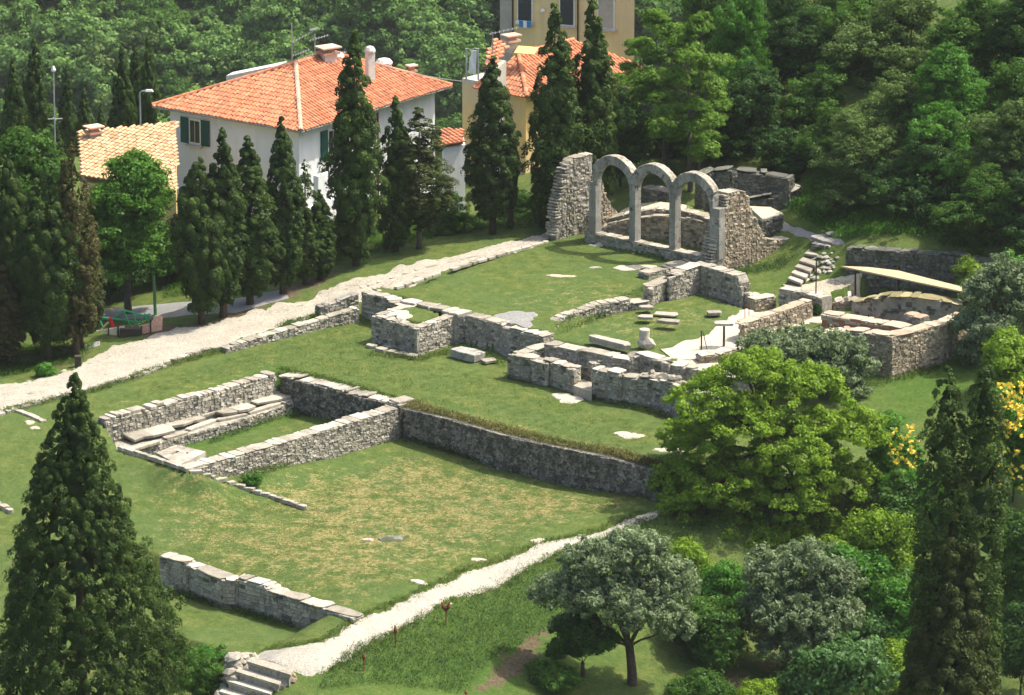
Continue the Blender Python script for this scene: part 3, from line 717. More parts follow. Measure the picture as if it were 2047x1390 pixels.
# edging line of the left lawn
def edging(label,pl,z0,w_,mat='cap_stone',lr=(.3,.8),cat='kerb',name='edging',hh=.12,gap=0.0,drop=.02):
    P=[G(*p) if z0 is None else W(p[0],p[1],p[2] if len(p)>2 else z0) for p in pl]
    c0=sum(P)/len(P); th=thing(name,label,cat,tuple(c0))
    for i in range(len(P)-1):
        a,b=P[i],P[i+1]; L=np.hypot(*(b-a)[:2]); d=(b-a)/L; x=0
        while x<L-.05:
            l=min(rnd.uniform(*lr),L-x); 
            if rnd.random()>gap:
                c=a+d*(x+l/2); z=(H(c[0],c[1]) if z0 is None else c[2])
                put('slab',mat,th,(c[0],c[1],z+hh*.3-drop),math.atan2(d[1],d[0])+rnd.uniform(-.06,.06),(l-.02,w_*rnd.uniform(.85,1.15),hh),'kerb_stone',(rnd.uniform(-.04,.04),0))
            x+=l
    return th
edging('thin line of pale edging stones between the left lawn and the sunken basin',[(240,897,-.25),(300,915,-.20),(378,941,-.16),(430,957,-.60),(470,970,-1.04),(540,993,-1.42),(612,1017,-1.52)],-1,.24,hh=.16)
stone_wall('low retaining face below the left lawn edging by the holed slab',[(243,900,-.92),(300,918,-1.02),(378,942,-1.15)],[-1.5]*3,.3,'wall_stone','mortar',capped=False,endA=False,endB=False) if False else None
edging('pale kerb stones along the lower side of the old paved road',[(-60,852),(20,826),(110,797),(200,775),(300,748),(340,731)],None,.32,lr=(.4,1.1),hh=.16)
edging('broken double row of kerb slabs where the road widens',[(345,727),(400,708),(452,697)],None,.34,lr=(.3,.7),hh=.2,gap=.12)
stone_wall('low retaining wall between the road and the grass strip, rising to the corner of the bath wall',
   [(452,696,.30),(560,664,.45),(640,640,.55),(718,617,.75)],[0,0.02,.03,.05],.35,'wall_stone','mortar','cap_stone',course=.13,slen=(.15,.4),rough=.8,endB=False,caplen=(.3,.8))
stone_wall('upper ragged kerb of stones beside the road just before the bath wall',
   [(640,615,.80),(718,588,1.15)],[.45,.5],.35,'wall_stone','mortar','cut_stone',course=.13,rough=1.0,endB=False)
edging('line of pale stones between the road and the upper lawn',[(790,577,1.33),(900,540,1.33),(1010,507,1.33),(1095,484,1.34)],1.33,.26,lr=(.35,.9),hh=.12,gap=.03)
edging('second parallel line of stones set into the road surface above the upper lawn',[(720,580),(830,545),(950,516),(1060,487)],None,.18,lr=(.3,.9),hh=.10,gap=.12)
edging('corner of half-buried pale stones at the left end of the grass strip',[(20,818),(60,832),(88,845)],None,.3,lr=(.3,.7),hh=.12,gap=.1)
edging('short pale kerb at the left edge of the picture beside the big cypress',[(-25,1007),(0,1015),(24,1027)],None,.3,lr=(.4,.7),hh=.2)

# foreground wall and lower terrace
stone_wall('grey foreground wall with stepped pale coping below the large lawn',
   [(318,1112,-1.45),(372,1126,-1.45),(376,1132,-1.58),(445,1160,-1.58),(470,1162,-1.62),(475,1157,-1.5),(530,1172,-1.5),(532,1180,-1.62),(600,1202,-1.68),(706,1236,-1.8)],
   [-2.82]*8+[-2.8,-2.1],.5,'wall_stone','mortar','cap_stone',course=.19,slen=(.25,.65),rough=.35,endA=False,caplen=(.5,1.2),caph=(.06,.11),over=.06)
edging('low pale kerb along the front of the sunken terrace',[(345,1262,-2.95),(400,1280,-2.95),(484,1308,-2.95)],-2.95,.3,lr=(.4,.9),hh=.2)
# bath walls, left wing and buttress
stone_wall('short grey wall at the left corner of the bath terrace with projecting top slabs',
   [(722,583,1.42),(775,597,1.40),(778,603,1.3),(815,616,1.3)],[.0]*4,.45,'wall_stone','mortar','cap_stone',course=.16,rough=.5,slen=(.2,.5),caplen=(.5,1.1),over=.05)
stone_wall('projecting grey buttress of rubble masonry topped with grass',
   [(814,606,1.3),(742,631,1.3),(790,644,1.24),(833,658,1.27),(907,632,1.3),(930,631,1.32)],[0]*6,.35,'wall_stone','mortar','cap_stone',course=.16,slen=(.18,.45),rough=.5,holes=.04,caplen=(.25,.6),caph=(.05,.09),endA=False,endB=False,over=.0)
stone_wall('long grey wall with pockmarked face below the upper lawn',
   [(930,631,1.34),(1000,648,1.34),(1003,652,1.26),(1086,673,1.26)],[0]*4,.5,'wall_stone','mortar','cap_stone',course=.16,slen=(.18,.45),rough=.45,holes=.05,caplen=(.5,1.2),caph=(.05,.09),endA=False,over=.05)
_th=thing('footing','row of pale footing slabs at the foot of the grass-topped buttress','footing',tuple(W(790,705,.05)))
for px,py,w_ in ((743,692,.5),(764,699,.55),(784,704,.4),(802,708,.55),(823,712,.55)):
    c=W(px,py,.08); put('slab','cap_stone',_th,(c[0],c[1]-.05,.07),-.72,(w_,.4,.2),'footing_slab',(.05,0))
# box walls
stone_wall('short stone box wall with a broken slab coping in front of the bath terrace',
   [(1082,686,1.12),(1014,708,1.02),(1060,717,1.0),(1063,722,.93),(1095,728,.93),(1098,723,1.0),(1147,738,1.0),(1162,732,1.0)],[.25,.02,.02,.02,.02,.05,.1,.2],.42,'wall_stone','mortar','cap_stone',course=.15,rough=.5,zbi=.25,endA=False,endB=False,caplen=(.3,.9),over=.05)
stone_wall('inner long wall with stepped pale coping along the lower bath room',
   [(1087,688,1.32),(1155,702,1.32),(1157,700,1.4),(1222,715,1.4),(1258,722,1.28),(1262,719,1.34),(1278,710,1.5),(1336,727,1.45),(1340,731,1.32),(1371,735,1.32),(1450,752,1.3),(1500,764,1.3)],
   [.2]*12,.5,'wall_stone','mortar','cap_stone',course=.15,rough=.5,slen=(.2,.5),zbi=.9,endA=False,caplen=(.5,1.3),over=.06,caph=(.05,.1))
stone_wall('short cross wall with loose slabs on top between the two long bath walls',
   [(1184,729,1.05),(1221,717,1.25)],[.15,.2],.45,'warm_stone','warm_mortar','cap_stone',course=.15,rough=.9,zbi=.2,caplen=(.3,.6),jag=.1)
stone_wall('front long wall of the baths with a ragged rubble crest and streaked face',
   [(1182,739,1.15),(1212,747,1.12),(1214,742,1.25),(1240,749,1.2),(1244,754,1.08),(1274,757,1.1),(1302,758,1.12),(1343,770,1.1),(1373,782,1.05),(1405,787,1.1),(1440,800,1.05)],
   [0,0,-.02,-.05,-.08,-.12,-.2,-.3,-.4,-.5,-.55],.5,'wall_stone','mortar','cap_stone',course=.16,rough=.55,slen=(.2,.5),zbi=.1,endB=False,caplen=(.35,1.0),over=.07,caph=(.06,.12),jag=.06)
rb=thing('rubble_heap','pale triangular heap of mortar rubble on the crest of the front bath wall','rubble',tuple(W(1320,752,1.1)))
_m=MB(); _b=[W(1288,756,1.08),W(1345,770,1.08),W(1398,785,1.05),W(1370,765,1.1),W(1330,745,1.1),W(1310,742,1.1)]; _t=W(1327,745,1.45); pl=rb.location
_m.add([(p[0]-pl[0],p[1]-pl[1],p[2]-pl[2]-.05) for p in _b]+[(_t[0]-pl[0],_t[1]-pl[1],_t[2]-pl[2])],[(i,(i+1)%6,6) for i in range(6)]); link('mortar_mass',_m.mesh('mortar_mass','bare_earth'),rb,local=True)
for i in range(16):
    t=rnd.random(); c=np.array(_b[0])*(1-t)+np.array(_b[2])*t; put('rock','cap_stone',rb,(c[0]+rnd.uniform(0,.4),c[1]+rnd.uniform(0,.5),1.15+.2*rnd.random()*(1-abs(t-.35))),rnd.uniform(0,3),(rnd.uniform(.3,.6),rnd.uniform(.25,.5),.25),'rubble_stone')
# threshold
_m=MB(); _q=[W(1146,771,.28),W(1183,783,.28),W(1183,764,.28),W(1165,758,.28)]; _m.prism([tuple(p[:2]) for p in _q],-.2,.28)
tag(link('threshold',_m.mesh('threshold','wall_stone')),'flat pale threshold slab in the gap between the box wall and the front bath wall','slab')
# wall between the two lawns
stone_wall('low stepped wall of grey rubble between the upper lawn and the lower bath room',
   [(1097,656,1.05),(1113,651,1.2),(1123,643,1.3),(1126,636,1.42),(1190,614,1.45),(1192,610,1.5),(1262,598,1.5)],[.9]*7,.4,'wall_stone','dark_mortar','cap_stone',course=.13,slen=(.15,.4),rough=1.0,caplen=(.3,.7),over=.05,endB=True,caph=(.06,.1))
stone_wall('short lower stretch of wall capped with one long slab before the tall corner',
   [(1263,607,1.3),(1299,601,1.3)],[.92,.92],.5,'wall_stone','dark_mortar','cap_stone',course=.13,rough=.9,caplen=(.8,1.0),endA=True)
stone_wall('tall grey corner wall of the bath room stepping down to the right',
   [(1287,570,1.85),(1299,577,1.85),(1335,560,1.9),(1337,556,2.1),(1365,548,2.15),(1367,541,2.25),(1400,530,2.3),(1473,552,2.25),(1478,566,1.95),(1483,576,1.75),(1487,583,1.55),(1512,597,1.3)],
   [1.33,.95,.95,.95,.95,.95,.95,.95,.95,.95,.95,.95],.45,'wall_stone','mortar','cap_stone',course=.16,rough=.5,slen=(.18,.45),endA=False,endB=False,caplen=(.4,1.0),over=.06)
stone_wall('row of flat slabs on a low wall behind the tall corner wall',
   [(1296,548,1.62),(1345,535,1.62),(1385,526,1.7)],[1.34]*3,.5,'wall_stone','mortar','cap_stone',course=.13,rough=.8,caplen=(.5,1.2),over=.1)
stone_wall('short tan wall joining the tall corner wall to the raised platform',
   [(1508,600,1.35),(1552,592,1.35)],[.95,.95],.4,'warm_stone','warm_mortar','cap_stone',course=.15,rough=.8,endA=False,endB=False)
stone_wall('grey wall under the bare raised platform below the steps',
   [(1556,577,1.75),(1600,585,1.75),(1642,596,1.75)],[.95,.95,.95],.5,'wall_stone','mortar','cap_stone',course=.16,rough=.5,endB=False,caplen=(.5,1.2))
stone_wall('curving sunlit wall with long coping stones beside the white path',
   [(1476,647,1.6),(1488,649,1.62),(1520,637,1.65),(1560,625,1.65),(1625,602,1.7)],[.78,.78,.8,.85,.95],.45,'warm_stone','warm_mortar','brick_cap',course=.15,rough=.6,slen=(.2,.5),caplen=(.4,1.0),zbi=.95,over=.04)
stone_wall('low crumbling wall at the edge of the white path beside two posts',
   [(1400,713,1.02),(1436,709,1.05),(1486,695,1.05)],[.7,.7,.72],.5,'warm_stone','warm_mortar','cap_stone',course=.12,rough=1.0,caplen=(.4,1.0))
stone_wall('big sunlit tank wall of rubble and brick bands with a sharp corner',
   [(1534,663,1.5),(1600,672,1.5),(1700,662,1.6),(1742,668,1.65),(1784,674,1.68),(1840,660,1.68),(1898,646,1.7),(1940,630,1.7)],[.2,.0,-.2,-.35,-.45,-.4,-.35,-.3],.75,'warm_stone','warm_mortar','brick_cap',course=.14,rough=.55,slen=(.15,.4),zbi=.5,caplen=(.4,.9),over=.05,holes=.05,caph=(.05,.1))
stone_wall('red plastered low channel wall running across the tank',
   [(1640,628,1.45),(1720,641,1.45),(1806,657,1.45)],[.45]*3,.55,'brick_cap','red_plaster','brick_cap',course=.18,slen=(.5,1.0),rough=.2,caplen=(.5,1.2),over=.03,holes=.55)
stone_wall('short curved end wall of the tank with a bevelled top',
   [(1806,627,1.75),(1823,633,1.75),(1839,637,1.75)],[.5]*3,.5,'wall_stone','warm_mortar','brick_cap',course=.16,rough=.4)
backwall=stone_wall('long wall at the back of the tank with a yellow mossy crest',
   [(1700,604,1.55),(1735,601,1.75),(1742,596,1.95),(1775,593,2.1),(1835,595,2.15),(1880,602,2.1),(1925,611,1.9)],[.55]*7,.6,'shade_stone','plaster_remains','mossy_cap',course=.15,rough=.3,slen=(.15,.4),holes=.8,caplen=(.3,.9),over=.12,jag=.1)
_m=MB(); c=W(1808,640,.35)
for i in range(1): 
    pts=[(c[0]-.42,c[1]-.35)]
an=[(math.cos(t)*.42,math.sin(t)*.55) for t in np.linspace(0,math.pi,9)]
_m.add([(c[0]+x,c[1]+.9,c[2]+.55+z) for x,z in an]+[(c[0]+.42,c[1]+.9,c[2]-.1),(c[0]-.42,c[1]+.9,c[2]-.1)]+[(c[0]+x,c[1]+1.3,c[2]+.55+z) for x,z in an]+[(c[0]+.42,c[1]+1.3,c[2]-.1),(c[0]-.42,c[1]+1.3,c[2]-.1)],[tuple(range(11))[::-1],tuple(range(11,22))]+[(i,(i+1)%11,11+(i+1)%11,11+i) for i in range(11)])
_bl=backwall.location; _m.v=[(x-_bl[0],y-_bl[1],z-_bl[2]) for x,y,z in _m.v]; link('niche_shade_block',_m.mesh('niche_shade_block','dark_post'),backwall,local=True)  # solid dark block painted as the shade inside the arched niche
stone_wall('broken stub of pale masonry at the left end of the tank back wall',
   [(1668,606,1.25),(1700,600,1.4),(1722,606,1.3)],[.6]*3,.6,'warm_stone','warm_mortar','cap_stone',course=.16,rough=1.2,jag=.2)
# walls behind
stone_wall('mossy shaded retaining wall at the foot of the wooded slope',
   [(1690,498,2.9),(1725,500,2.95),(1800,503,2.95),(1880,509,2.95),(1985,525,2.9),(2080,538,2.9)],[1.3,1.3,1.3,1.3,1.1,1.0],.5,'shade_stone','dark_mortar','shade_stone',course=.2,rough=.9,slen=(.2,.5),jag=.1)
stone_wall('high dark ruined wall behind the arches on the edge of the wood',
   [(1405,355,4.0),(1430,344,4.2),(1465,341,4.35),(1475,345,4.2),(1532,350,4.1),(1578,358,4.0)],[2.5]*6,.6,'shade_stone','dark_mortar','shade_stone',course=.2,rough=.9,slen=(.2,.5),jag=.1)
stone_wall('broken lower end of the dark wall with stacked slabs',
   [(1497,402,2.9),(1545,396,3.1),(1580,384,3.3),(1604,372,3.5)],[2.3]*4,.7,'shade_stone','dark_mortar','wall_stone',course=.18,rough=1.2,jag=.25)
_m=MB(); _q=[W(1496,412,2.8),W(1524,438,2.8),W(1566,427,2.8),W(1540,414,2.8)]; _m.prism([tuple(p[:2]) for p in _q],1.8,2.8)
tag(link('block_platform',_m.mesh('block_platform','chalk_floor')),'pale topped masonry block with a dark front beside the tall ruin','block')
stone_wall('dark rough front of the pale topped block beside the tall ruin',[(1523,440,2.78),(1567,429,2.78)],[2.0,2.0],.2,'shade_stone','dark_mortar',capped=False,rough=.8)
# apse
apse=[(1199,458,1.97),(1215,449,2.15),(1257,439,2.5),(1300,433,2.77),(1337,431,2.87),(1380,438,2.9),(1424,449,2.9)]
stone_wall('curved rubble wall of the apse seen through the arches',apse,[1.6]*7,.35,'warm_stone','mortar','cap_stone',course=.15,rough=.5,slen=(.15,.4),endA=False,endB=False,caplen=(.4,.8))
stone_wall('outer low rim around the back of the apse',[(1216,438,2.35),(1257,427,2.65),(1310,419,3.0),(1360,421,3.1),(1424,440,3.1)],[2.0,2.4,2.7,2.8,2.8],.4,'warm_stone','mortar','cap_stone',course=.12,rough=.7,endA=False,endB=False,caplen=(.3,.7))
patch(1320,408,150,18,'chalk_floor',9)
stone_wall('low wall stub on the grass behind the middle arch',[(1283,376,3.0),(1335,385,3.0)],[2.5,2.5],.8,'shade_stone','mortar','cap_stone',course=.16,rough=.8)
# side walls of the arcade (run towards the viewer and fall in ragged steps)
def sidewall(label, base, prof, thick, mat, zb, core, seed=0, plaster=False):
    """base: function px->py of the foot line; prof [(px, py_top)]"""
    pts=[]
    for px,py in prof:
        b=W(px,base(px),zb); d=ray(px,py); t=(b[1]-CAM[1])/d[1]; p=CAM+d*t; pts.append((b[0],b[1],p[2]))
    return stone_wall(label,pts,[zb-.05]*len(pts),thick,mat,core,'cap_stone',course=.15,slen=(.15,.4),rough=(.22 if plaster else .5),world=True,holes=(.22 if plaster else .03),capped=True,caplen=(.2,.5),caph=(.08,.14),over=.03,endB=False)
fb=lambda x: 484-.262*(x-1100)
sidewall('tall ragged left side wall of the arcade, plaster still on its face',fb,[(1112,468),(1116,425),(1119,400),(1124,377),(1128,358),(1133,339),(1139,325),(1147,318),(1184,308)],.5,'wall_stone',1.35,'plaster_remains',plaster=True)
fb2=lambda x: 551-.265*(x-1428)
sidewall('tall peaked right side wall of the arcade, sunlit tan face and dark broken edge',fb2,[(1426,520),(1432,492),(1440,462),(1447,435),(1450,405),(1453,388),(1478,382),(1490,385),(1497,402),(1503,428),(1512,445),(1522,462),(1532,480),(1560,482),(1598,476)],.75,'warm_stone',1.15,'warm_mortar')
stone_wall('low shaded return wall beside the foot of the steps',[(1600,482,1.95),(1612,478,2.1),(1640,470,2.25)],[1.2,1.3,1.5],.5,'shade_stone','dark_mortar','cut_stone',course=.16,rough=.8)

def ragged(label,prof,base,zb,thick,mat):
    """stack of broken slabs down the free edge of a ruined wall"""
    th=thing('broken_masonry',label,'masonry',tuple(W(prof[0][0],base(prof[0][0]),zb)))
    pts=[]
    for px,py in prof:
        b=W(px,base(px),zb); d=ray(px,py); p=CAM+d*((b[1]-CAM[1])/d[1]); pts.append(np.array([b[0],b[1],p[2]]))
    for i in range(len(pts)-1):
        a,b=pts[i],pts[i+1]; n=max(1,int(abs(b[2]-a[2])/.13))
        for k in range(n):
            t=(k+.5)/n; c=a*(1-t)+b*t; back=np.array([-.74,.67])*0
            for q in range(2):
                off=(q+.5)/2*thick; x=c[0]-off*.74-.0; y=c[1]+off*.67*1.0
                put('slab',mat if rnd.random()<.7 else 'cap_stone',th,(x+rnd.uniform(-.05,.05),y+rnd.uniform(-.05,.02),c[2]-.05),-.74+rnd.uniform(-.15,.15),(thick*.55,rnd.uniform(.25,.45),rnd.uniform(.06,.11)),'stone')
    return th
ragged('stacked ragged stones down the broken front edge of the left arcade wall',[(1112,470),(1116,425),(1119,400),(1124,377),(1128,358),(1133,339),(1139,325)],fb,1.35,.55,'wall_stone')
ragged('dark ragged slabs down the broken front edge of the peaked right wall',[(1426,530),(1432,492),(1440,462),(1447,435),(1450,405),(1453,388)],fb2,1.15,.75,'wall_stone')
patch(1598,643,110,26,'chalk_floor',21)
patch(1690,640,60,14,'bare_earth',22)

edging('pale coping slabs between the grass-topped buttress and the upper lawn',[(808,602,1.33),(870,615,1.33),(932,629,1.33)],1.33,.85,lr=(.5,1.1),cat='coping',name='coping',hh=.14)
# ------------------------------------------------------------------ arcade of three arches
ZS=1.92
pA=W(1257.4,480,ZS)[:2]; pB=W(1337,497.5,ZS)[:2]
SP=np.hypot(*(pB-pA)); ud=(pB-pA)/SP; vd=np.array([-ud[1],ud[0]]); 
if vd[1]<0: vd=-vd
PW=SP*12/80; DEP=.42; RI=(SP-PW)/2; RT=SP*.165; PH=2.42; rz=math.atan2(ud[1],ud[0])
arc=thing('arcade','row of three tall round arches of pale cut stone on slim piers','arcade',(pA[0],pA[1],ZS))
def L2W(a,b): p=pA+ud*a+vd*b; return p
def arcbox(mb,a0,a1,b0,b1,z0,z1):
    q=[L2W(a0,b0),L2W(a1,b0),L2W(a1,b1),L2W(a0,b1)]; pl=arc.location
    mb.prism([(x-pl[0],y-pl[1]) for x,y in q],z0-pl[2],z1-pl[2])
for i,(a0,a1) in enumerate([(-SP-.05,-SP+PW),(0,PW),(SP,SP+PW),(2*SP,2*SP+PW*1.6)]):
    # each pier is three or four drums of stone
    pr=link('pier',None or bpy.data.meshes.new('e'),arc,local=True) if False else None
    zz=[ZS-.02,ZS+.72+.1*i%.2,ZS+1.45,ZS+2.0,ZS+PH]
    for k in range(4):
        mb=MB(); e=.004*(k%2); arcbox(mb,a0+e,a1-e,e,DEP-e,zz[k]+(.008 if k else 0),zz[k+1]); link('pier_block',mb.mesh('pier_block','cut_stone'),arc,local=True)
NV=13
for i in range(3):
    cx=-SP+PW+RI+i*SP; zc=ZS+PH; 
    for k in range(NV):
        t0=math.pi*k/NV+.010; t1=math.pi*(k+1)/NV-.010; mb=MB(); pl=arc.location
        ring=[]
        j=rnd.uniform(-.008,.008)
        sub=3; tt=[t0+(t1-t0)*s/sub for s in range(sub+1)]
        def outer(t):
            ro=RI+RT; x=-math.cos(t)*ro
            lim=SP/2-.003
            if abs(x)>lim: ro=min(ro,lim/abs(math.cos(t)))
            return ro
        poly=[(-math.cos(t)*RI,math.sin(t)*RI) for t in tt]+[(-math.cos(t)*outer(t),math.sin(t)*outer(t)) for t in reversed(tt)]
        n=len(poly); V=[]
        for b in (0+j,DEP+j):
            for a,z in poly:
                p=L2W(cx+a,b); V.append((p[0]-pl[0],p[1]-pl[1],zc+z-pl[2]))
        F=[tuple(range(n)),tuple(range(2*n-1,n-1,-1))]+[((i2+1)%n,i2,n+i2,n+(i2+1)%n) for i2 in range(n)]
        mb.add(V,F); link('voussoir',mb.mesh('voussoir','cut_stone'),arc,local=True)
# outer spandrel fillets
for a0,a1 in ((-PW*.4,0),):
    pass
# rough top skin of rubble stones along each arch
items=[]
for i in range(3):
    cx=-SP+PW+RI+i*SP
    for k in range(26):
        t=math.pi*(.16+.68*k/25); ro=RI+RT+.0
        x=-math.cos(t)*ro
        if abs(x)>SP/2: continue
        for b in (.1,.31):
            p=L2W(cx+x+rnd.uniform(-.02,.02),b+rnd.uniform(-.02,.02)); items.append(('stone',(p[0],p[1],ZS+PH+math.sin(t)*ro+.01),rz,(.17,.2,.06),(0,-(math.pi/2-t) if False else (t-math.pi/2))))
join_geo('crest_stones',items,'cap_stone',arc)
# sill wall under the piers
s0=L2W(-SP-.3,-.06); s1=L2W(2*SP+PW*1.4,-.06); sm=L2W(SP/2,-.06)
stone_wall('low sill wall with flat coping under the three arches',[(s0[0],s0[1],ZS-.02),(sm[0],sm[1],ZS-.02),(s1[0],s1[1],ZS-.02)],[1.3]*3,DEP+.12,'wall_stone','mortar','cap_stone',world=True,course=.14,rough=.5,caplen=(.5,1.1),caph=(.05,.08),over=.02,endB=False,endA=False,zbi=1.6)

_q=[(L2W(-SP+PW*.5,b),z) for b,z in ((DEP+.02,4.55),(DEP+.35,4.1),(DEP+.6,3.4),(DEP+.95,2.9),(DEP+1.5,2.45),(DEP+2.3,2.1))]
stone_wall('ragged wedge of rubble wall behind the leftmost pier',[(p[0],p[1],z) for p,z in _q],[1.6]*6,.5,'warm_stone','warm_mortar','cap_stone',world=True,course=.15,rough=.7,slen=(.15,.35),capped=True,caplen=(.15,.35),endA=False)

# ------------------------------------------------------------------ steps
def steps(label, quads, name='stone_steps', mat='cap_stone', hh=.1, base='dark_mortar', bh=.5):
    """quads: list of four (px,py,z) corners per tread"""
    c=W(*quads[len(quads)//2][0]); th=thing(name,label,'steps',tuple(c))
    pl=th.location
    for q in quads:
        P=[W(*p) for p in q]; z=sum(p[2] for p in P)/4; mb=MB()
        mb.prism([(p[0]-pl[0],p[1]-pl[1]) for p in P],z-hh-pl[2],[p[2]+rnd.uniform(-.015,.015)-pl[2] for p in P] if False else z-pl[2]); link('tread',mb.mesh('tread',mat),th,local=True)
        cc=sum(P)/4; m2=MB(); m2.prism([(cc[0]+(p[0]-cc[0])*.93-pl[0],cc[1]+(p[1]-cc[1])*.93-pl[1]) for p in P],z-hh-bh-pl[2],z-hh-.003-pl[2]); link('riser',m2.mesh('riser',base),th,local=True)
    return th
q=[]
for i,(x,y) in enumerate([(1575,556),(1582,545),(1589,533),(1597,521),(1608,508),(1622,496)]):
    z=1.36+.14*i; wpx=26+2*i
    q.append([(x,y,z),(x+wpx,y+10,z),(x+wpx+7,y+2.5,z),(x+8,y-7,z)] if i<4 else [(x,y-1,z),(x+48,y+6,z),(x+62,y-6,z),(x+14,y-13,z)])
steps('flight of worn grey stone steps climbing past the tall ruin to the upper path',q)
edging('flat landing slabs at the top of the grey steps',[(1632,486,2.2),(1672,495,2.2)],2.2,.9,'cut_stone',lr=(.6,1.0),cat='slab',name='landing',hh=.16)
edging('upper row of landing slabs at the top of the grey steps',[(1625,474,2.35),(1690,490,2.35)],2.35,.8,'cut_stone',lr=(.6,1.2),cat='slab',name='landing',hh=.14)
q=[]
for i,(x,y) in enumerate([(493,1322),(470,1342),(453,1361),(438,1382),(420,1404)]):
    z=-2.25-.32*i
    q.append([(x,y,z),(x+88,y+27,z),(x+96,y+16,z),(x+10,y-9,z)])
steps('short flight of pale stone steps at the bottom of the white path',q,bh=.9,base='mortar')
rk=thing('rubble_wall','rough dry-stone cheek of piled boulders on the left of the bottom steps','wall',tuple(W(460,1340,-3)))
for i in range(60):
    t=rnd.random(); px=478-36*t+rnd.uniform(-14,10); py=1312+76*t+rnd.uniform(-4,8); z=-2.25-1.3*t+rnd.uniform(-.35,.05)
    c=W(px,py,z); put('rock','wall_stone',rk,tuple(c),rnd.uniform(0,6),(rnd.uniform(.45,.8),rnd.uniform(.4,.7),rnd.uniform(.28,.45)),'boulder')
rk=thing('rubble_wall','single heap of rounded boulders on the right of the bottom steps','wall',tuple(W(570,1365,-2.9)))
for i in range(16):
    t=rnd.random(); c=W(592-45*t+rnd.uniform(-8,8),1340+42*t,-2.35-.6*t); put('rock','warm_stone',rk,tuple(c),rnd.uniform(0,6),(rnd.uniform(.4,.9),rnd.uniform(.4,.6),rnd.uniform(.25,.4)),'boulder')

# ------------------------------------------------------------------ loose stones and furniture of the lower room
def block(label,px,py,z,size,rz_,mat='cap_stone',kind='slab',tilt=(0,0),cat='stone',name='stone_block',group=None):
    c=W(px,py,z); return tag(put(kind,mat,None,(c[0],c[1],z+size[2]/2),rz_,size,name,tilt),label,cat,group)
block('massive flat-topped stone block on the grass in front of the long pockmarked wall',935,716,0,(1.5,.9,.36),-.72,'cut_stone')
block('small pale slab lying beside the massive block on the strip lawn',977,724,0,(.75,.5,.12),.5,'cap_stone')
block('long pale beam of stone lying on the lower room lawn near the inner wall',1216,690,.92,(2.3,.55,.28),-.72,'cap_stone')
block('flat stone nearest the wall on the lower room lawn',1291,618,1.12,(.62,.5,.14),.2,'cap_stone')
block('flat table-like stone on a stub left of centre on the lower room lawn',1291,637,1.08,(.7,.5,.13),-.2,'cap_stone')
block('thin pale double slab sunk in the grass right of centre',1331,630,.97,(1.1,.6,.08),-.3,'cap_stone')
block('thick pale slab resting on stubs in the middle of the lower room lawn',1338,646,1.12,(1.05,.5,.14),-.35,'cap_stone')
block('small pale block near the bend of the white path',1427,629,1.0,(.65,.5,.15),.1,'cap_stone')
for px,py in ((1291,622),(1291,641),(1331,650),(1346,650)):
    c=W(px,py,.95); 
st=thing('column_stump','broken column drum standing on a rough base on the lower lawn','column',tuple(W(1289,690,.95)))
c=W(1288,688,.95); mb=MB(); mb.tube([(0,0,0.25),(0,0,.45),(0,0,.66),(0,0,.70)],[.24,.235,.25,.22],14); link('drum',mb.mesh('drum','cap_stone'),st,tuple(c)); put('rock','cap_stone',st,(c[0]+.06,c[1]-.03,1.02),.4,(1.0,.75,.6),'rough_base')
tb=thing('stone_table','round slab set like a table top on a wooden post beside the path','table',tuple(W(1449,690,.95)))
c=W(1447,692,.8); mb=MB(); mb.tube([c,c+np.array([0,0,1.0])],[.06,.05],8); mb.v=[(x-tb.location[0],y-tb.location[1],z-tb.location[2]) for x,y,z in mb.v]; link('post',mb.mesh('post','grey_bark'),tb,local=True)
put('slab','cap_stone',tb,(c[0],c[1],c[2]+1.06),0,(.85,.6,.12),'top')
def post(label,px0,py0,z0,h,r=.035,mat='dark_post',name='post',lean=(0,0)):
    c=W(px0,py0,z0); mb=MB(); mb.tube([(0,0,-.2),(lean[0],lean[1],h)],r,6); return tag(link(name,mb.mesh(name,mat),loc=tuple(c)),label,'post')
post('thin dark post standing on the white path below the stone table',1402,698,.8,.85,.04)
post('raking strut leaning on the thin dark post of the white path',1415,696,.8,.72,.02,name='strut',lean=(-.22,0))
post('first of two slim rods by the end of the curving wall',1489,638,.95,.75,.02,'rust')
post('second of two slim rods, right one, by the end of the curving wall',1497,637,.95,.75,.02,'rust')
post('tall slim pole on the raised platform beside the grey steps',1631,588,1.75,1.55,.035,'dark_post')
# canopy over the hypocaust
cn=thing('canopy','long low sloping sheet roof on thin posts sheltering the excavated tank','canopy',tuple(W(1800,600,1.4)))
K=[W(1681,532,2.5),W(1940,586,2.5),W(1950,580,2.5),W(1862,558,2.5),W(1796,541,2.5),W(1735,534,2.5)]; mb=MB(); pl=cn.location
mb.add([(p[0]-pl[0],p[1]-pl[1],p[2]-pl[2]) for p in K]+[(p[0]-pl[0],p[1]-pl[1],p[2]-pl[2]-.07) for p in K],[tuple(range(6)),tuple(range(11,5,-1))]+[(i,i+6,(i+1)%6+6,(i+1)%6) for i in range(6)])
link('roof_sheet',mb.mesh('roof_sheet','canopy_sheet'),cn,local=True)
for px,yt,yb in ((1710,538,594),(1796,556,590)):
    p0=W(px,yb,1.15 if px<1750 else 1.5); d=ray(px,yt); p1=CAM+d*((p0[1]-CAM[1])/d[1]); mb=MB(); mb.tube([p0-np.array([0,0,.2]),p1],.05,6); mb.v=[(x-pl[0],y-pl[1],z-pl[2]) for x,y,z in mb.v]; link('post',mb.mesh('post','dark_post'),cn,local=True)
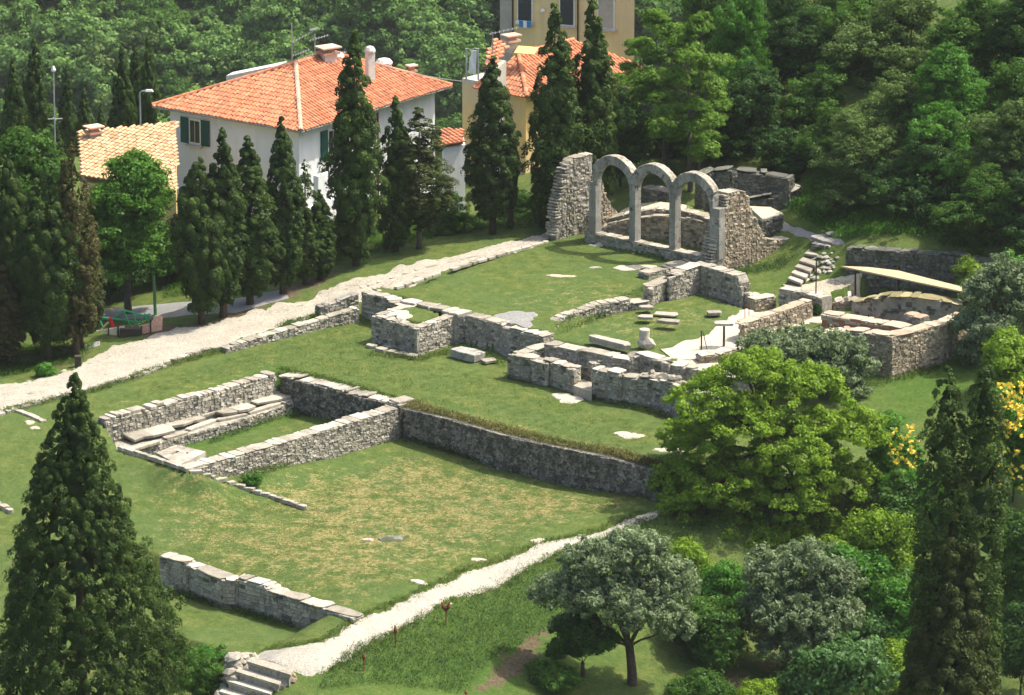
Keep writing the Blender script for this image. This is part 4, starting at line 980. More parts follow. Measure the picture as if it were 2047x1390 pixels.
# rusty reed-like markers on the bank
for i,(px,yt,yb,two,lab) in enumerate([(891,1203,1252,1,'rusty stem with two seed heads, the tallest on the bank'),(790,1250,1300,0,'thin rusty stem with a pointed head, middle of the bank'),(727,1305,1345,0,'short thick rusty stem nearest the steps'),(931,1380,1400,0,'rusty stem cut off by the bottom of the picture')]):
    g=G(px,yb); d=ray(px,yt); p1=CAM+d*((g[1]-CAM[1])/d[1]); hgt=p1[2]-g[2]; th=thing('dock_stem',lab,'plant',tuple(g),'rusty seed stems on the grassy bank'); mb=MB()
    mb.tube([(0,0,-.05),(.02,0,hgt*.6),(0,0,hgt*.75)],[.03,.025,.03],5); link('stem',mb.mesh('stem','rust'),th,local=True)
    for s in ((-1,1) if two else (0,)):
        mb=MB(); mb.tube([(s*.03,0,hgt*.62),(s*.10+.01,0,hgt*.8),(s*.16,0,hgt)],[.03,.085,.015],6); link('seed_head',mb.mesh('seed_head','rust'),th,local=True)
# rocks
for px,py,s,lab in [(780,1079,.75,'low grey boulder half sunk in the large yellow lawn'),(1623,411,.6,'pale boulder on the grassy slope behind the block'),(1664,468,.5,'small pale stone at the foot of the slope beside the landing')]:
    c=G(px,py); tag(put('rock','shade_stone' if px==780 else 'cut_stone',None,(c[0],c[1],c[2]+.02),.3,(s*1.7,s,s*.5),'boulder'),lab,'rock')
# loose stones strewn on the road and lawns
items=[]
def strew(n,pxr,pyr,s0,s1,poly=None):
    k=0
    while k<n:
        px=rnd.uniform(*pxr);py=rnd.uniform(*pyr)
        if poly is not None:
            x,y=px,py; ins=False
            for i in range(len(poly)):
                x1,y1=poly[i];x2,y2=poly[(i+1)%len(poly)]
                if (y1>y)!=(y2>y) and x<(x2-x1)*(y-y1)/(y2-y1)+x1: ins=not ins
            if not ins: continue
        c=G(px,py); s=rnd.uniform(s0,s1); items.append(('rock',(c[0],c[1],c[2]+.03),rnd.uniform(0,6),(s*1.4,s*1.1,s*.45),(0,0))); k+=1
road=[(0,780),(165,730),(300,675),(600,606),(655,578),(900,515),(1098,465),(1098,480),(870,548),(700,610),(540,662),(300,745),(0,820)]
strew(420,(0,1100),(465,820),.08,.26,road)
join_geo('loose_stones',items,'cap_stone'); items=[]
strew(160,(600,1290),(1030,1350),.06,.2,[(560,1345),(600,1300),(850,1182),(1290,1030),(1200,1080),(900,1210),(640,1350)])
join_geo('loose_stones',items,'cap_stone'); items=[]
strew(60,(560,1300),(745,960),.06,.2,[(560,745),(800,800),(1300,930),(1295,940),(800,812),(560,752)])
strew(40,(1560,1700),(480,580),.15,.45,[(1580,565),(1650,500),(1690,520),(1640,560)])
strew(35,(1430,1560),(540,570),.12,.35,[(1425,552),(1470,548),(1495,570),(1480,580)])
strew(50,(1640,1760),(590,620),.15,.5,[(1660,600),(1740,590),(1740,615),(1680,622)])
join_geo('loose_stones',items,'wall_stone')
# ------------------------------------------------------------------ foliage
def rv(r,n):
    v=r.normal(size=(n,3)); return v/np.linalg.norm(v,axis=1,keepdims=True)
def leaves(name, C, N, S, mat, var, aspect=1.7, up=None, r=None, tri=False, upj=.55):
    """one small face per leaf, centre C, normal N, half-width S"""
    r=r or nr; n=len(C); N=N/np.linalg.norm(N,axis=1,keepdims=True)
    T=rv(r,n) if up is None else np.tile(np.array(up,float),(n,1))+upj*rv(r,n)
    T=T-(T*N).sum(1,keepdims=True)*N; T/=np.linalg.norm(T,axis=1,keepdims=True)+1e-9
    B=np.cross(N,T); S=S[:,None]
    if tri:
        V=np.stack([C-T*S*aspect*.6-B*S, C-T*S*aspect*.6+B*S, C+T*S*aspect],1).reshape(-1,3); F=np.arange(3*n).reshape(-1,3); va=np.repeat(var,3)
    else:
        bow=N*S*.35
        V=np.stack([C-T*S*aspect, C+B*S+bow*0, C+T*S*aspect-bow, C-B*S],1).reshape(-1,3); F=np.arange(4*n).reshape(-1,4); va=np.repeat(var,4)
    return npmesh(name,V,F,mat,np.clip(va,0,1))

def cypress_crown(seed, h, rad, mat, n, leaf=.075, clear=.0, spikes=6, lean=0.0, fat=.32, bare=0.0, clump=.30, tipn=1, rough=.16):
    """dense flame-shaped crown: leaf puffs set all over an uneven spindle, round a dark inner spindle"""
    r=np.random.default_rng(seed); ph=r.uniform(0,6.28,12); am=r.uniform(.5,1,12)
    tips=[(0.,0.,1.)]+[(r.uniform(.25,.5)*rad*math.cos(a),r.uniform(.25,.5)*rad*math.sin(a),r.uniform(.72,.93)) for a in r.uniform(0,6.28,tipn-1)]
    def prof(t):
        t=np.clip(t,0,1); lo=.50+.50*np.sin(np.clip(t/fat,0,1)*math.pi/2); hi=1-np.clip((t-fat)/(1-fat),0,1)**1.7; return np.where(t<fat,lo,hi)
    def wob(t,a):
        w=0
        for i in range(6): w=w+am[i]*np.sin((i%3+1)*a+ph[i]+t*(5+4*i))*(1/(1+i*.4))
        return 1+rough*w*.55
    area=2*math.pi*rad*.72*h; cr=clump*min(1.15,.6+rad*.35)
    M=int(area/(math.pi*cr*cr*1.2)*2.1); k0=r.integers(0,len(tips),M*3)
    t=r.random(M*3); keep=r.random(M*3)<(.12+prof(t)); t=t[keep][:M]; k0=k0[keep][:M]; M=len(t); a=r.uniform(0,2*math.pi,M)
    T=np.array(tips)
    def centre(t,k): 
        q=np.clip(t*1.25-.1,0,1)[:,None]; return T[k,:2]*q
    th_=T[k0,2]; shrink=np.where(k0>0,.62,1.0)
    R_=rad*prof(t)*wob(t,a)*shrink*r.uniform(.76,1.0,M)*np.where(r.random(M)<.12,1.13,1); cxy=centre(t,k0)
    c=np.c_[cxy[:,0]+R_*np.cos(a),cxy[:,1]+R_*np.sin(a),t*h*th_*.985]
    d=np.c_[np.cos(a),np.sin(a),np.full(M,.25)+.5*t]; d/=np.linalg.norm(d,axis=1,keepdims=True)
    cs=cr*np.exp(r.normal(-.15,.28,M))*np.clip(.45+prof(t)*.8,.4,1.1); cv=r.random(M)
    k=r.integers(0,M,n); u=rv(r,n)+d[k]*.6+np.array([0,0,.5]); u/=np.linalg.norm(u,axis=1,keepdims=True)
    C=c[k]+u*np.c_[cs[k],cs[k],cs[k]*1.35]*r.uniform(.75,1.06,n)[:,None]
    Nn=u*1.2+rv(r,n)*.5
    if bare>0:
        hole=(np.sin(C[:,0]*3.1+seed)*np.sin(C[:,2]*1.7+seed*2)*np.sin(C[:,1]*2.7)>.2)&(r.random(n)<bare); C=C[~hole];Nn=Nn[~hole];k=k[~hole];u=u[~hole]
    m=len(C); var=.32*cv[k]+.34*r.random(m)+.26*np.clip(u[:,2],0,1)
    # inner spindle of large overlapping sprays keeps daylight out
    q=int(260*h*rad/10); ti=r.random(q); ai=r.uniform(0,6.28,q); ki=r.integers(0,len(tips),q); Ri=rad*prof(ti)*wob(ti,ai)*.70*np.where(ki>0,.6,1); ce=centre(ti,ki)
    Ci=np.c_[ce[:,0]+Ri*np.cos(ai),ce[:,1]+Ri*np.sin(ai),ti*h*T[ki,2]*.95]; Ni=np.c_[np.cos(ai),np.sin(ai),np.full(q,.2)]+rv(r,q)*.3
    if bare>0: Ci=Ci[:q//3];Ni=Ni[:q//3]
    S=np.r_[leaf*r.uniform(.6,1.25,m), np.full(len(Ci),.20)]
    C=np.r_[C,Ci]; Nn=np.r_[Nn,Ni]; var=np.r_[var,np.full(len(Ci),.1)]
    C[:,0]+=lean*(C[:,2]/h)**2
    return leaves('crown',C,Nn,S,mat,var,aspect=1.35,up=(0,0,1),r=r,tri=True,upj=1.8)
def trunk_mesh(h, r0, mat='bark', lean=0.0, k=8, top=.15, wob=.05, seed=0, branches=()):
    r=random.Random(seed); mb=MB(); pts=[];rad=[]
    for i in range(7):
        t=i/6; pts.append((lean*t*t+r.uniform(-wob,wob)*h*.1*t, r.uniform(-wob,wob)*h*.1*t, -.3+(h+.3)*t)); rad.append(r0*((1.35 if i==0 else 1)*(1-t)+top*t))
    mb.tube(pts,rad,k)
    for b in branches:
        P,Rr=b; mb.tube(P,Rr,6)
    return mb.mesh('trunk',mat,True)

def branch_path(a,b,r,sag=.12,n=5):
    a=np.array(a,float);b=np.array(b,float); L=np.linalg.norm(b-a); out=[]
    m=a*(.5)+b*.5+np.array([r.uniform(-.12,.12)*L,r.uniform(-.12,.12)*L,sag*L])
    for i in range(n+1):
        t=i/n; p=a*(1-t)**2+2*m*t*(1-t)+b*t*t; out.append(p+np.array([r.uniform(-.02,.02)*L]*3)*(0<i<n))
    return out
def broad_tree(seed, lobes, n, mat, leaf=.09, clump=.5, flat=.6, trunk_h=2.0, trunk_r=.2, bark='bark', per=46, twigs=60, fill=.25, aspect=1.5, updir=.35, base=(0,0,0), fork=None, noise=.35, var_boost=0, shell=.72, tri=True, droop=0, jit=.6, rmin=.35):
    """lobes: (x,y,z,rx,ry,rz). returns crown mesh, trunk mesh"""
    r=np.random.default_rng(seed); L=np.array(lobes,float); area=(L[:,3]*L[:,4]+L[:,3]*L[:,5]+L[:,4]*L[:,5]); p=area/area.sum()
    M=max(50,int(n/(per*1.9))); li=r.choice(len(L),M,p=p); d=rv(r,M); d[:,2]=np.where(d[:,2]<-.35,-d[:,2]*.6,d[:,2])
    rr=r.uniform(shell,1.06,M); inner=r.random(M)<fill; rr[inner]=r.uniform(.25,.75,inner.sum())
    c=L[li,:3]+d*L[li,3:]*rr[:,None]
    # drop clumps buried in other lobes
    cen=(L[:,:3]*area[:,None]).sum(0)/area.sum()
    cv=r.uniform(0,1,M); cs=clump*r.uniform(.5,1.25,M); n=int(n); k=r.integers(0,M,n)
    u=rv(r,n); C=c[k]+u*np.c_[cs[k],cs[k],cs[k]*flat]*(r.uniform(rmin,1.0,n)**.5)[:,None]*r.choice([1,1,1,1.35],n)[:,None]
    if droop: C[:,2]-=droop*cs[k]*np.hypot(u[:,0],u[:,1])**2
    Nn=u*1.0+d[k]*.2+rv(r,n)*jit+np.array([0,0,updir*.6])
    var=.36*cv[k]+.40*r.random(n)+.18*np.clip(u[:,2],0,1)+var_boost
    crown=leaves('crown',C,Nn,leaf*r.uniform(.6,1.25,n),mat,var,aspect=aspect,r=r,tri=tri)
    # wood
    rr_=random.Random(seed); mb=MB(); fork=fork or (base[0],base[1],trunk_h)
    pts=[(base[0]*(1-t)+fork[0]*t+rr_.uniform(-.03,.03)*trunk_h*(0<t<1),base[1]*(1-t)+fork[1]*t,(-.3)*(1-t)+fork[2]*t) for t in (0,.12,.4,.7,1)]
    mb.tube(pts,[trunk_r*1.5,trunk_r*1.1,trunk_r,trunk_r*.9,trunk_r*.85],9)
    ends=[]
    for l in lobes:
        P=branch_path(fork,(l[0],l[1],l[2]-l[5]*.15),rr_); q=max(.35,min(1,(l[3]*l[5])**.5/2)); mb.tube(P,[trunk_r*.62*q,trunk_r*.5*q,trunk_r*.4*q,trunk_r*.3*q,trunk_r*.2*q,trunk_r*.12*q],6,False); ends.append(P)
    for i in range(twigs):
        j=r.integers(0,M); P0=ends[li[j]][rr_.choice((2,3,4))]; P=branch_path(P0,c[j],rr_,.05,3); mb.tube(P,[trunk_r*.16,trunk_r*.11,trunk_r*.07,trunk_r*.03],4,False)
    return crown, mb.mesh('trunk',bark,True)
def lobes_round(seed,h,w,n=9,z0=.35,depth=None):
    r=random.Random(seed); L=[]; depth=depth or w
    for i in range(n):
        a=r.uniform(0,6.28); t=(i+.5)/n; z=h*(z0+(1-z0)*(t*.86)); env=math.sin(math.pi*min(.97,(.18+.72*t)))**.7
        q=env*r.uniform(.15,.6); s=r.uniform(.27,.4)
        L.append((w*.5*q*math.cos(a)*1.1,depth*.5*q*math.sin(a)*1.1,z,w*s*env+.2,depth*s*env+.2,h*(1-z0)*.2+.25))
    return L
def plant_tree(name,label,cat,loc,crown,trunk,scale=1.0,rz=0.0,group=None,sc3=None):
    th=thing(name,label,cat,loc,group,rz); s=sc3 or (scale,scale,scale)
    o=link('crown',crown,th,local=True,scale=s); 
    if trunk is not None: link('trunk',trunk,th,local=True,scale=s)
    return th
def px_h(g, ytop):
    """height above a ground point that reaches image row ytop"""
    d=ray(1023,ytop); return (CAM+d*((g[1]-CAM[1])/d[1]))[2]-g[2]
def pxm(g): # metres per photo pixel there
    return np.linalg.norm(np.asarray(g)-CAM)/FPX

# ---- cypresses in the middle distance
CY={}
def get_cy(kind,mat,i):
    key=(kind,mat,i)
    if key not in CY:
        if kind=='slim': CY[key]=cypress_crown(10+i,10,1.15,mat,48000,leaf=.052,fat=.30,tipn=1+i%2,clump=.25)
        elif kind=='wide': CY[key]=cypress_crown(30+i,10,1.9,mat,62000,leaf=.056,fat=.42,tipn=2+i%2,clump=.34)
        elif kind=='thin': CY[key]=cypress_crown(50+i,10,1.2,mat,30000,leaf=.052,fat=.3,tipn=2,bare=.8,clump=.28)
    return CY[key]
TRK=trunk_mesh(9.0,.16,'bark',seed=4); TRK2=trunk_mesh(9.0,.13,'grey_bark',seed=5)
def cypress(label,px,py,ytop,wpx,kind='slim',mat='cypress_leaf',i=0,g=None,group='cypresses along the old road',clear=0.0,trunk=TRK,lean=0):
    g=G(px,py) if g is None else g; h=px_h(g,ytop); m=pxm(g); base_r={'slim':1.15,'wide':1.9,'thin':1.2}[kind]
    sx=(wpx*m/2)/(base_r*1.10); th=thing('cypress_tree',label,'cypress',(g[0],g[1],g[2]-.05),group,rz=rnd.uniform(0,6.28))
    cr=link('crown',get_cy(kind,mat,i),th,local=True,loc=(0,0,clear),scale=(sx,sx,(h-clear)/10.1)); link('trunk',trunk,th,local=True,scale=(1,1,h/10))
    return th
cypress('squat double-topped cypress at the left of the clump beside the paved road',403,648,305,118,'wide',i=0,clear=.7)
cypress('pointed cypress second from the left in the clump in front of the white house',447,636,240,98,'slim',i=1,clear=.8)
cypress('dark cypress third in the clump in front of the white house wall',500,612,265,108,'slim',i=2,clear=.7)
cypress('slender cypress whose tip rises over the corner of the white house',566,590,228,88,'slim',i=0,clear=.6)
cypress('small thin leaning cypress between the white house corner and the tallest tree',612,570,312,74,'thin',i=0,clear=.5,trunk=TRK2)
cypress('low bushy cypress at the foot of the tallest tree',640,560,375,66,'slim',i=2,clear=.3)
cypress('tallest dark cypress of the row, its tip well above the house roof',712,532,45,114,'slim',i=3,clear=.6)
cypress('narrow cypress just right of the tallest one, against the white wall',790,505,178,84,'slim',i=1,clear=.4)
cypress('brownish open-crowned cypress full of pale cones in front of the low red roof',838,500,205,140,'thin','olive_cypress_leaf',1,clear=1.2,trunk=TRK2)
cypress('dense cypress in front of the yellow wall on its own bare trunk',985,468,105,104,'slim',i=2,clear=.9)
cypress('slim side cypress leaning at the right edge of the yellow wall',1020,455,222,34,'slim',i=0,clear=1.0)
cypress('big dark cypress left of the arches, reaching the top of the picture',1108,452,-8,116,'slim',i=3,clear=.3)
cypress('second big cypress behind the ragged left side of the arcade',1180,425,-22,112,'slim',i=1,clear=.3)
cypress('low dark cypress filling the gap right of the yellow wall',1085,455,310,44,'slim',i=0,clear=.2)
# left group
cypress('very broad dark cypress at the left by the playground',95,722,330,150,'wide',i=1,clear=1.0)
cypress('tall cypress with a brown dying top at the left',152,715,262,108,'thin','brown_cypress_leaf',0,clear=1.0)
cypress('green lower half of a cypress filling in behind the brown-topped one',160,700,420,100,'slim','olive_cypress_leaf',2,clear=.9)
cypress('brown withered cypress cut by the left edge of the picture',8,735,520,84,'slim','brown_cypress_leaf',1,clear=.4)
cypress('dark cypress at the far left edge above the brown one',20,705,300,120,'wide',i=0,clear=.5)
# cypresses far behind on the left, standing in the valley
def far_cy(px,yb,yt,wpx,Y,lab,i=0,mat='cypress_leaf'):
    d=ray(px,yb); g=CAM+d*((Y-CAM[1])/d[1]); hz=H(g[0],g[1]); 
    g=np.array([g[0],g[1],g[2]]); return cypress(lab,0,0,yt,wpx,'slim',mat,i,g=np.array([g[0],g[1],min(g[2],hz+0) if hz<g[2] else g[2]]),group='cypresses beyond the houses')
for a in [(32,300,108,62,62,'left one of the far cypresses at the left edge'),(78,330,58,72,66,'tallest far cypress at the left, behind the lamp pole'),(55,300,140,46,70,'short far cypress between the two at the left'),
          (118,320,250,50,62,'low far cypress right of the lamp pole'),(172,300,165,50,64,'far cypress standing alone left of the street lamp'),(247,275,78,62,66,'left one of the three far cypresses above the tan roof'),
          (275,270,72,46,70,'middle one of the three far cypresses above the tan roof'),(300,265,56,50,68,'right and tallest of the three far cypresses above the tan roof'),(205,300,200,40,74,'faint far cypress left of the street lamp'),(140,300,120,52,90,'hazy far cypress behind the lamp pole')]:
    px,yb,yt,wp,Y,lab=a; far_cy(px,yb+120,yt,wp,Y,lab,i=rnd.randrange(4))

# ---- big foreground cypresses
g=WY(166,1500,-58); gz=H(g[0],g[1]); m=pxm(g); hh=px_h((g[0],g[1],gz),728)
fc=thing('cypress_tree','huge dark cypress filling the bottom left corner','cypress',(g[0],g[1],gz))
link('crown',cypress_crown(101,hh,3.42,'cypress_leaf',370000,leaf=.034,rough=.24,fat=.36,tipn=1,clump=.20,clear=.03,spikes=40),fc,local=True); link('trunk',trunk_mesh(hh*.8,.4,seed=8),fc,local=True)
g=WY(1893,1500,-60); gz=H(g[0],g[1]); hh=px_h((g[0],g[1],gz),715)
fc=thing('cypress_tree','tall ragged cypress with two forked tips at the bottom right corner','cypress',(g[0],g[1],gz))
def forked(seed,h,mat,n):
    r=np.random.default_rng(seed); m=pxm(WY(1915,1000,-60))
    # spine profiles in photo pixels: centre, half width by row
    A=cypress_crown(seed,h,2.75,mat,190000,leaf=.040,fat=.08,tipn=1,clump=.30,rough=.2); return A
link('crown',forked(111,hh*.86,'olive_cypress_leaf',62000),fc,local=True,loc=(.1,0,0))
link('side_crown',cypress_crown(112,hh*1.0,.95,'cypress_leaf',52000,leaf=.042,fat=.80,clump=.3),fc,local=True,loc=(-.25,.5,0))
link('side_crown',cypress_crown(113,hh*1.01,.85,'cypress_leaf',50000,leaf=.042,fat=.82,clump=.3,lean=.4),fc,local=True,loc=(.75,.7,0))
link('side_crown',cypress_crown(114,hh*.62,1.5,'cypress_leaf',40000,leaf=.05,fat=.4,clump=.3),fc,local=True,loc=(-1.1,.5,0))
link('trunk',trunk_mesh(hh*.68,.3,seed=9),fc,local=True)

# ---- round trees
def at_px(px,ybase,Y=None): return G(px,ybase)
# maple by the playground
g=G(258,628); cr,tk=broad_tree(201,lobes_round(5,px_h(g,312),188*pxm(g),13,.30),70000,'maple_leaf',leaf=.062,clump=.42,trunk_h=2.4,trunk_r=.17,bark='grey_bark')
plant_tree('maple_tree','rounded bright green maple between the cypress groups','tree',tuple(g),cr,tk)
# dark green mass on the left
for i,(px,py,yt,wp,mt,lab) in enumerate([(60,640,262,190,'mid_leaf','broad green tree top above the left group of cypresses'),(10,600,330,150,'mid_leaf','green tree at the left edge behind the cypresses'),(330,560,470,140,'dark_leaf','dark shrubby tree in the shade behind the maple trunk'),(215,600,470,120,'dark_leaf','deep shaded tree left of the maple trunk')]):
    g=G(px,py); h=px_h(g,yt); cr,tk=broad_tree(210+i,lobes_round(20+i,h,wp*pxm(g),12,.25),42000,mt,leaf=.07,clump=.45,trunk_h=h*.25,trunk_r=.16); plant_tree('broadleaf_tree',lab,'tree',tuple(g),cr,tk)

# ---- the big light-green tree on the right of the lawn
def pxlobes(g,L,seed=0,dscale=1.0):
    """lobes given as (px,py,rx_px,rz_px,depth offset m)"""
    out=[];r=random.Random(seed)
    for px,py,rx,rz,dy in L:
        p=WY(px,py,g[1]+dy); m=pxm(p); out.append((p[0]-g[0],p[1]-g[1],p[2]-g[2],rx*m,rx*m*dscale,rz*m))
    return out
g=np.array([*WY(1540,1200,-17.5)[:2],0]); g[2]=H(g[0],g[1])
L=[(1500,745,95,48,0),(1420,805,90,50,-.8),(1590,775,100,50,.8),(1680,860,85,58,.3),(1390,885,80,55,.4),(1510,860,110,70,-1.2),(1600,910,105,65,-.8),(1350,960,60,48,0),
   (1450,960,100,62,-1),(1560,1000,105,62,-1.2),(1680,970,90,66,0),(1735,1030,50,60,.8),(1400,1050,85,50,-.8),(1500,1070,100,55,-1.4),(1620,1080,100,60,-1),(1700,1110,65,45,0),(1440,1120,65,30,.2),(1545,1135,70,35,-.6),(1420,1165,42,20,0.3),(1400,1120,70,45,-1.6),(1480,1150,72,40,-1.9),(1600,1150,80,45,-1.9),(1375,1010,60,52,-1.2)]
cr,tk=broad_tree(301,pxlobes(g,L,1),230000,'lime_leaf',leaf=.052,clump=.36,flat=.45,trunk_r=.30,fork=(0,0,2.2),twigs=170,per=85,fill=.18,shell=.70,jit=.8,droop=.35)
plant_tree('broadleaf_tree','big airy light-green tree overhanging the right end of the lawn','tree',tuple(g),cr,tk)
# olives
def olive(label,px,py,L,n,seed,tr=.16,fork=None,mat='olive_leaf',leaf=.055,clump=.24,g=None,twigs=120,name='olive_tree',cat='olive tree',**k):
    g=G(px,py) if g is None else g
    lob=pxlobes(g,L,seed); f=None
    if fork: p=WY(fork[0],fork[1],g[1]); f=(p[0]-g[0],0,p[2]-g[2])
    cr,tk=broad_tree(seed,lob,n*2.0,mat,leaf=leaf*.8,clump=clump,flat=.8,trunk_r=tr,fork=f,twigs=twigs,aspect=2.4,fill=.35,updir=.5,jit=1.1,rmin=.1,per=26,shell=.6,trunk_h=1.5,bark='bark',**k)
    return plant_tree(name,label,cat,tuple(g),cr,tk)
olive('silver-green olive tree with a forked dark trunk on the grassy bank',1265,1372,[(1190,1130,75,55,0),(1270,1110,80,50,.3),(1130,1190,70,55,0),(1330,1170,65,60,.2),(1220,1200,90,60,-.6),(1290,1230,80,55,-.6),(1150,1260,55,40,.2),(1350,1250,45,45,0)],34000,401,fork=(1258,1292),tr=.2)
olive('small dark olive tree just left of the forked one',1166,1352,[(1150,1262,48,38,0),(1190,1285,50,34,-.2),(1130,1300,36,28,.1)],8000,402,mat='mid_leaf',tr=.09,fork=(1165,1325))
olive('dense grey-green olive at the right of the bank under the big tree',1600,1350,[(1540,1150,62,55,0),(1610,1130,70,50,.2),(1670,1170,55,55,.2),(1560,1220,80,55,-.5),(1640,1240,80,60,-.5),(1510,1250,50,55,0),(1590,1290,80,45,-.6),(1690,1230,40,50,.4)],36000,403,tr=.18)
olive('grey olive standing before the walls of the tank',1620,800,[(1540,700,70,36,0),(1600,690,75,34,.3),(1665,700,70,40,.2),(1710,740,45,45,.4),(1500,720,45,30,0),(1620,740,90,40,-.4),(1700,790,40,40,0)],22000,404,tr=.12,g=np.array([*WY(1620,830,-6.5)[:2],-.6]))
olive('soft grey olive at the right behind the forked cypress',1980,720,[(1965,590,45,45,0),(2010,560,50,50,.2),(1935,650,32,34,.2),(1990,660,60,45,-.4),(1945,705,40,34,0),(2040,610,45,60,0)],17000,405,tr=.14)
# bushes of the bank and right edge
def bush(label,px,py,wp,hp,mat,n,seed,leaf=.08,clump=.36,name='shrub',cat='shrub',group=None,g=None,flat=.7,k=7,**kw):
    g=G(px,py) if g is None else g; m=pxm(g); w_=wp*m; h_=hp*m; r=random.Random(seed); L=[]
    for i in range(k):
        a=r.uniform(0,6.28); q=r.uniform(.1,.62); z=h_*r.uniform(.2,.72); L.append((w_*.5*q*math.cos(a),w_*.5*q*math.sin(a),z,w_*r.uniform(.2,.3),w_*r.uniform(.2,.3),h_*r.uniform(.2,.32)))
    L.append((0,0,h_*.3,w_*.4,w_*.4,h_*.32))
    cr,tk=broad_tree(seed,L,n*2,mat,leaf=leaf*.68,clump=clump,flat=flat,trunk_h=h_*.15,trunk_r=.05,twigs=12,fill=.12,**kw)
    return plant_tree(name,label,cat,tuple(g),cr,tk,group=group)
bush('broad-leaved bush with leaves coloured pale for glints at the bottom right',1650,1415,250,160,'pale_glint_leaf',13000,501,leaf=.10,clump=.4)
bush('green shrub between the grey olive and the big dark cypress',1775,1330,130,200,'bright_leaf',9000,502)
bush('low dark green shrub beside the small olive on the bank',1110,1372,110,50,'mid_leaf',7000,503,leaf=.06,clump=.25)
bush('spreading dark bush in the shade under the big tree',1400,1300,170,130,'mid_leaf',11000,504)
bush('round dark shrub left of the bottom steps',400,1410,120,110,'mid_leaf',8000,505,leaf=.05,clump=.22)
bush('bright low greenery under the kerb left of the steps',400,1345,120,60,'bright_leaf',8000,506,leaf=.055,clump=.2)
bush('small green clump growing at the foot of the dividing wall',503,972,46,24,'bright_leaf',2500,507,leaf=.035,clump=.14,k=4)
bush('tuft of weeds by the left cypress trunks',92,752,44,28,'bright_leaf',2500,508,leaf=.05,clump=.18,k=4)
bush('rounded light shrub with yellow blooms left of the forked cypress',1790,1010,130,210,'bright_leaf',12000,509)
bush('dark green shrub in the shade left of the grey-green olive',1440,1340,120,150,'mid_leaf',9000,522)
bush('low leafy shrub at the bottom edge between the two olives',1400,1410,150,80,'mid_leaf',8000,523,leaf=.06)
bush('pale weeds at the bottom edge left of the pale-glinted bush',1520,1420,120,70,'lime_leaf',6000,524,leaf=.06)
bush('bright shrub behind the forked olive, under the lawn path end',1425,1235,170,130,'bright_leaf',12000,525)
bush('light green shrub on the slope under the left boughs of the big tree',1370,1150,110,80,'lime_leaf',7000,526,leaf=.06)
bush('green bush left of the two-tipped cypress, below the roses',1830,1090,120,170,'bright_leaf',11000,527)
bush('dark bush between the lower bushes and the two-tipped cypress',1800,1260,110,170,'mid_leaf',10000,528)
bush('light shrub at the lower flank of the two-tipped cypress',1790,1400,120,120,'lime_leaf',8000,529,leaf=.06)
bush('tall green bush mass right of the big tree trunk',1700,1230,150,190,'bright_leaf',12000,519)
bush('leafy shrub filling the hollow right of the big tree crown',1800,1120,110,170,'mid_leaf',11000,520)
bush('pale green weeds heaped before the grey olive',1730,1330,110,120,'pale_glint_leaf',8000,521,leaf=.07)
bush('light green shrub under the right flank of the big tree',1760,1180,140,200,'lime_leaf',12000,510)
bush('tall rose hedge full of yellow blooms at the right edge',2025,1010,190,300,'bright_leaf',20000,511)
bush('dark green hedge below the roses at the right edge',2040,1240,170,260,'mid_leaf',14000,512)
bush('light green bush above the yellow roses at the right edge',2030,790,150,130,'lime_leaf',11000,513)
bush('yellow-green sapling in front of the mossy wall at the right',1955,610,90,90,'lime_leaf',6000,514)
bush('dark undergrowth at the bottom right corner behind the forked cypress',2040,1400,160,200,'dark_leaf',10000,515)
bush('bright bush behind the right edge above the olive',2050,640,110,150,'bright_leaf',8000,516)
bush('clump of weeds at the foot of the box wall',1175,768,22,14,'bright_leaf',900,517,leaf=.04,clump=.12,k=3)
bush('ivy clump on the path wall corner by the tank',1628,632,26,28,'dark_leaf',1200,518,leaf=.05,clump=.12,k=3)
# yellow blooms: many small heads
def blooms(n,boxes,label):
    r=np.random.default_rng(77); C=[];N=[]
    for (x0,y0,x1,y1,Yw,cnt) in boxes:
        for i in range(cnt):
            p=WY(r.uniform(x0,x1),r.uniform(y0,y1),Yw+r.uniform(-.5,.5)); 
            for k in range(6): C.append(p+r.normal(0,.045,3)); N.append(r.normal(0,1,3)+np.array([0,-.6,.8]))
    C=np.array(C);N=np.array(N); me=leaves('blooms',C,N,np.full(len(C),.075),'yellow_flower',r.random(len(C)),1.0,r=r)
    o=link('yellow_blooms',me); o['kind']='stuff'
_y1=G(1790,1010)[1]; _y2=G(2025,1010)[1]
blooms(0,[(1775,850,1835,1000,_y1-1.3,60),(1985,765,2047,860,_y2-2.0,80),(1975,860,2047,1000,_y2-2.2,30)],'')

# ---- wood on the slope behind, tree by tree
FT={}
def ft(kind,i):
    key=(kind,i)
    if key in FT: return FT[key]
    if kind=='robinia':
        r=random.Random(60+i); L=[]
        for k in range(22):
            t=k/21; a=r.uniform(0,6.28); q=r.uniform(.4,1.0)*math.sin(math.pi*(.15+.75*t)); L.append((2.3*q*math.cos(a),2.3*q*math.sin(a),2.2+7.2*t,1.0*(1-.35*t),1.0*(1-.35*t),.34))
        FT[key]=broad_tree(600+i,L,60000,'robinia_leaf',leaf=.058,clump=.34,flat=.38,trunk_h=3.2,trunk_r=.16,bark='grey_bark',twigs=50,droop=.5,per=50)
    else:
        mat={'dark':'dark_leaf','mid':'mid_leaf','dull':'dull_leaf','bright':'bright_leaf'}[kind]
        FT[key]=broad_tree(620+i*7+len(kind),lobes_round(70+i*3+len(kind),10,7.2,15,.16),52000,mat,tri=True,leaf=.078,clump=.52,flat=.7,trunk_h=2.2,trunk_r=.2,twigs=30,per=42)
    return FT[key]
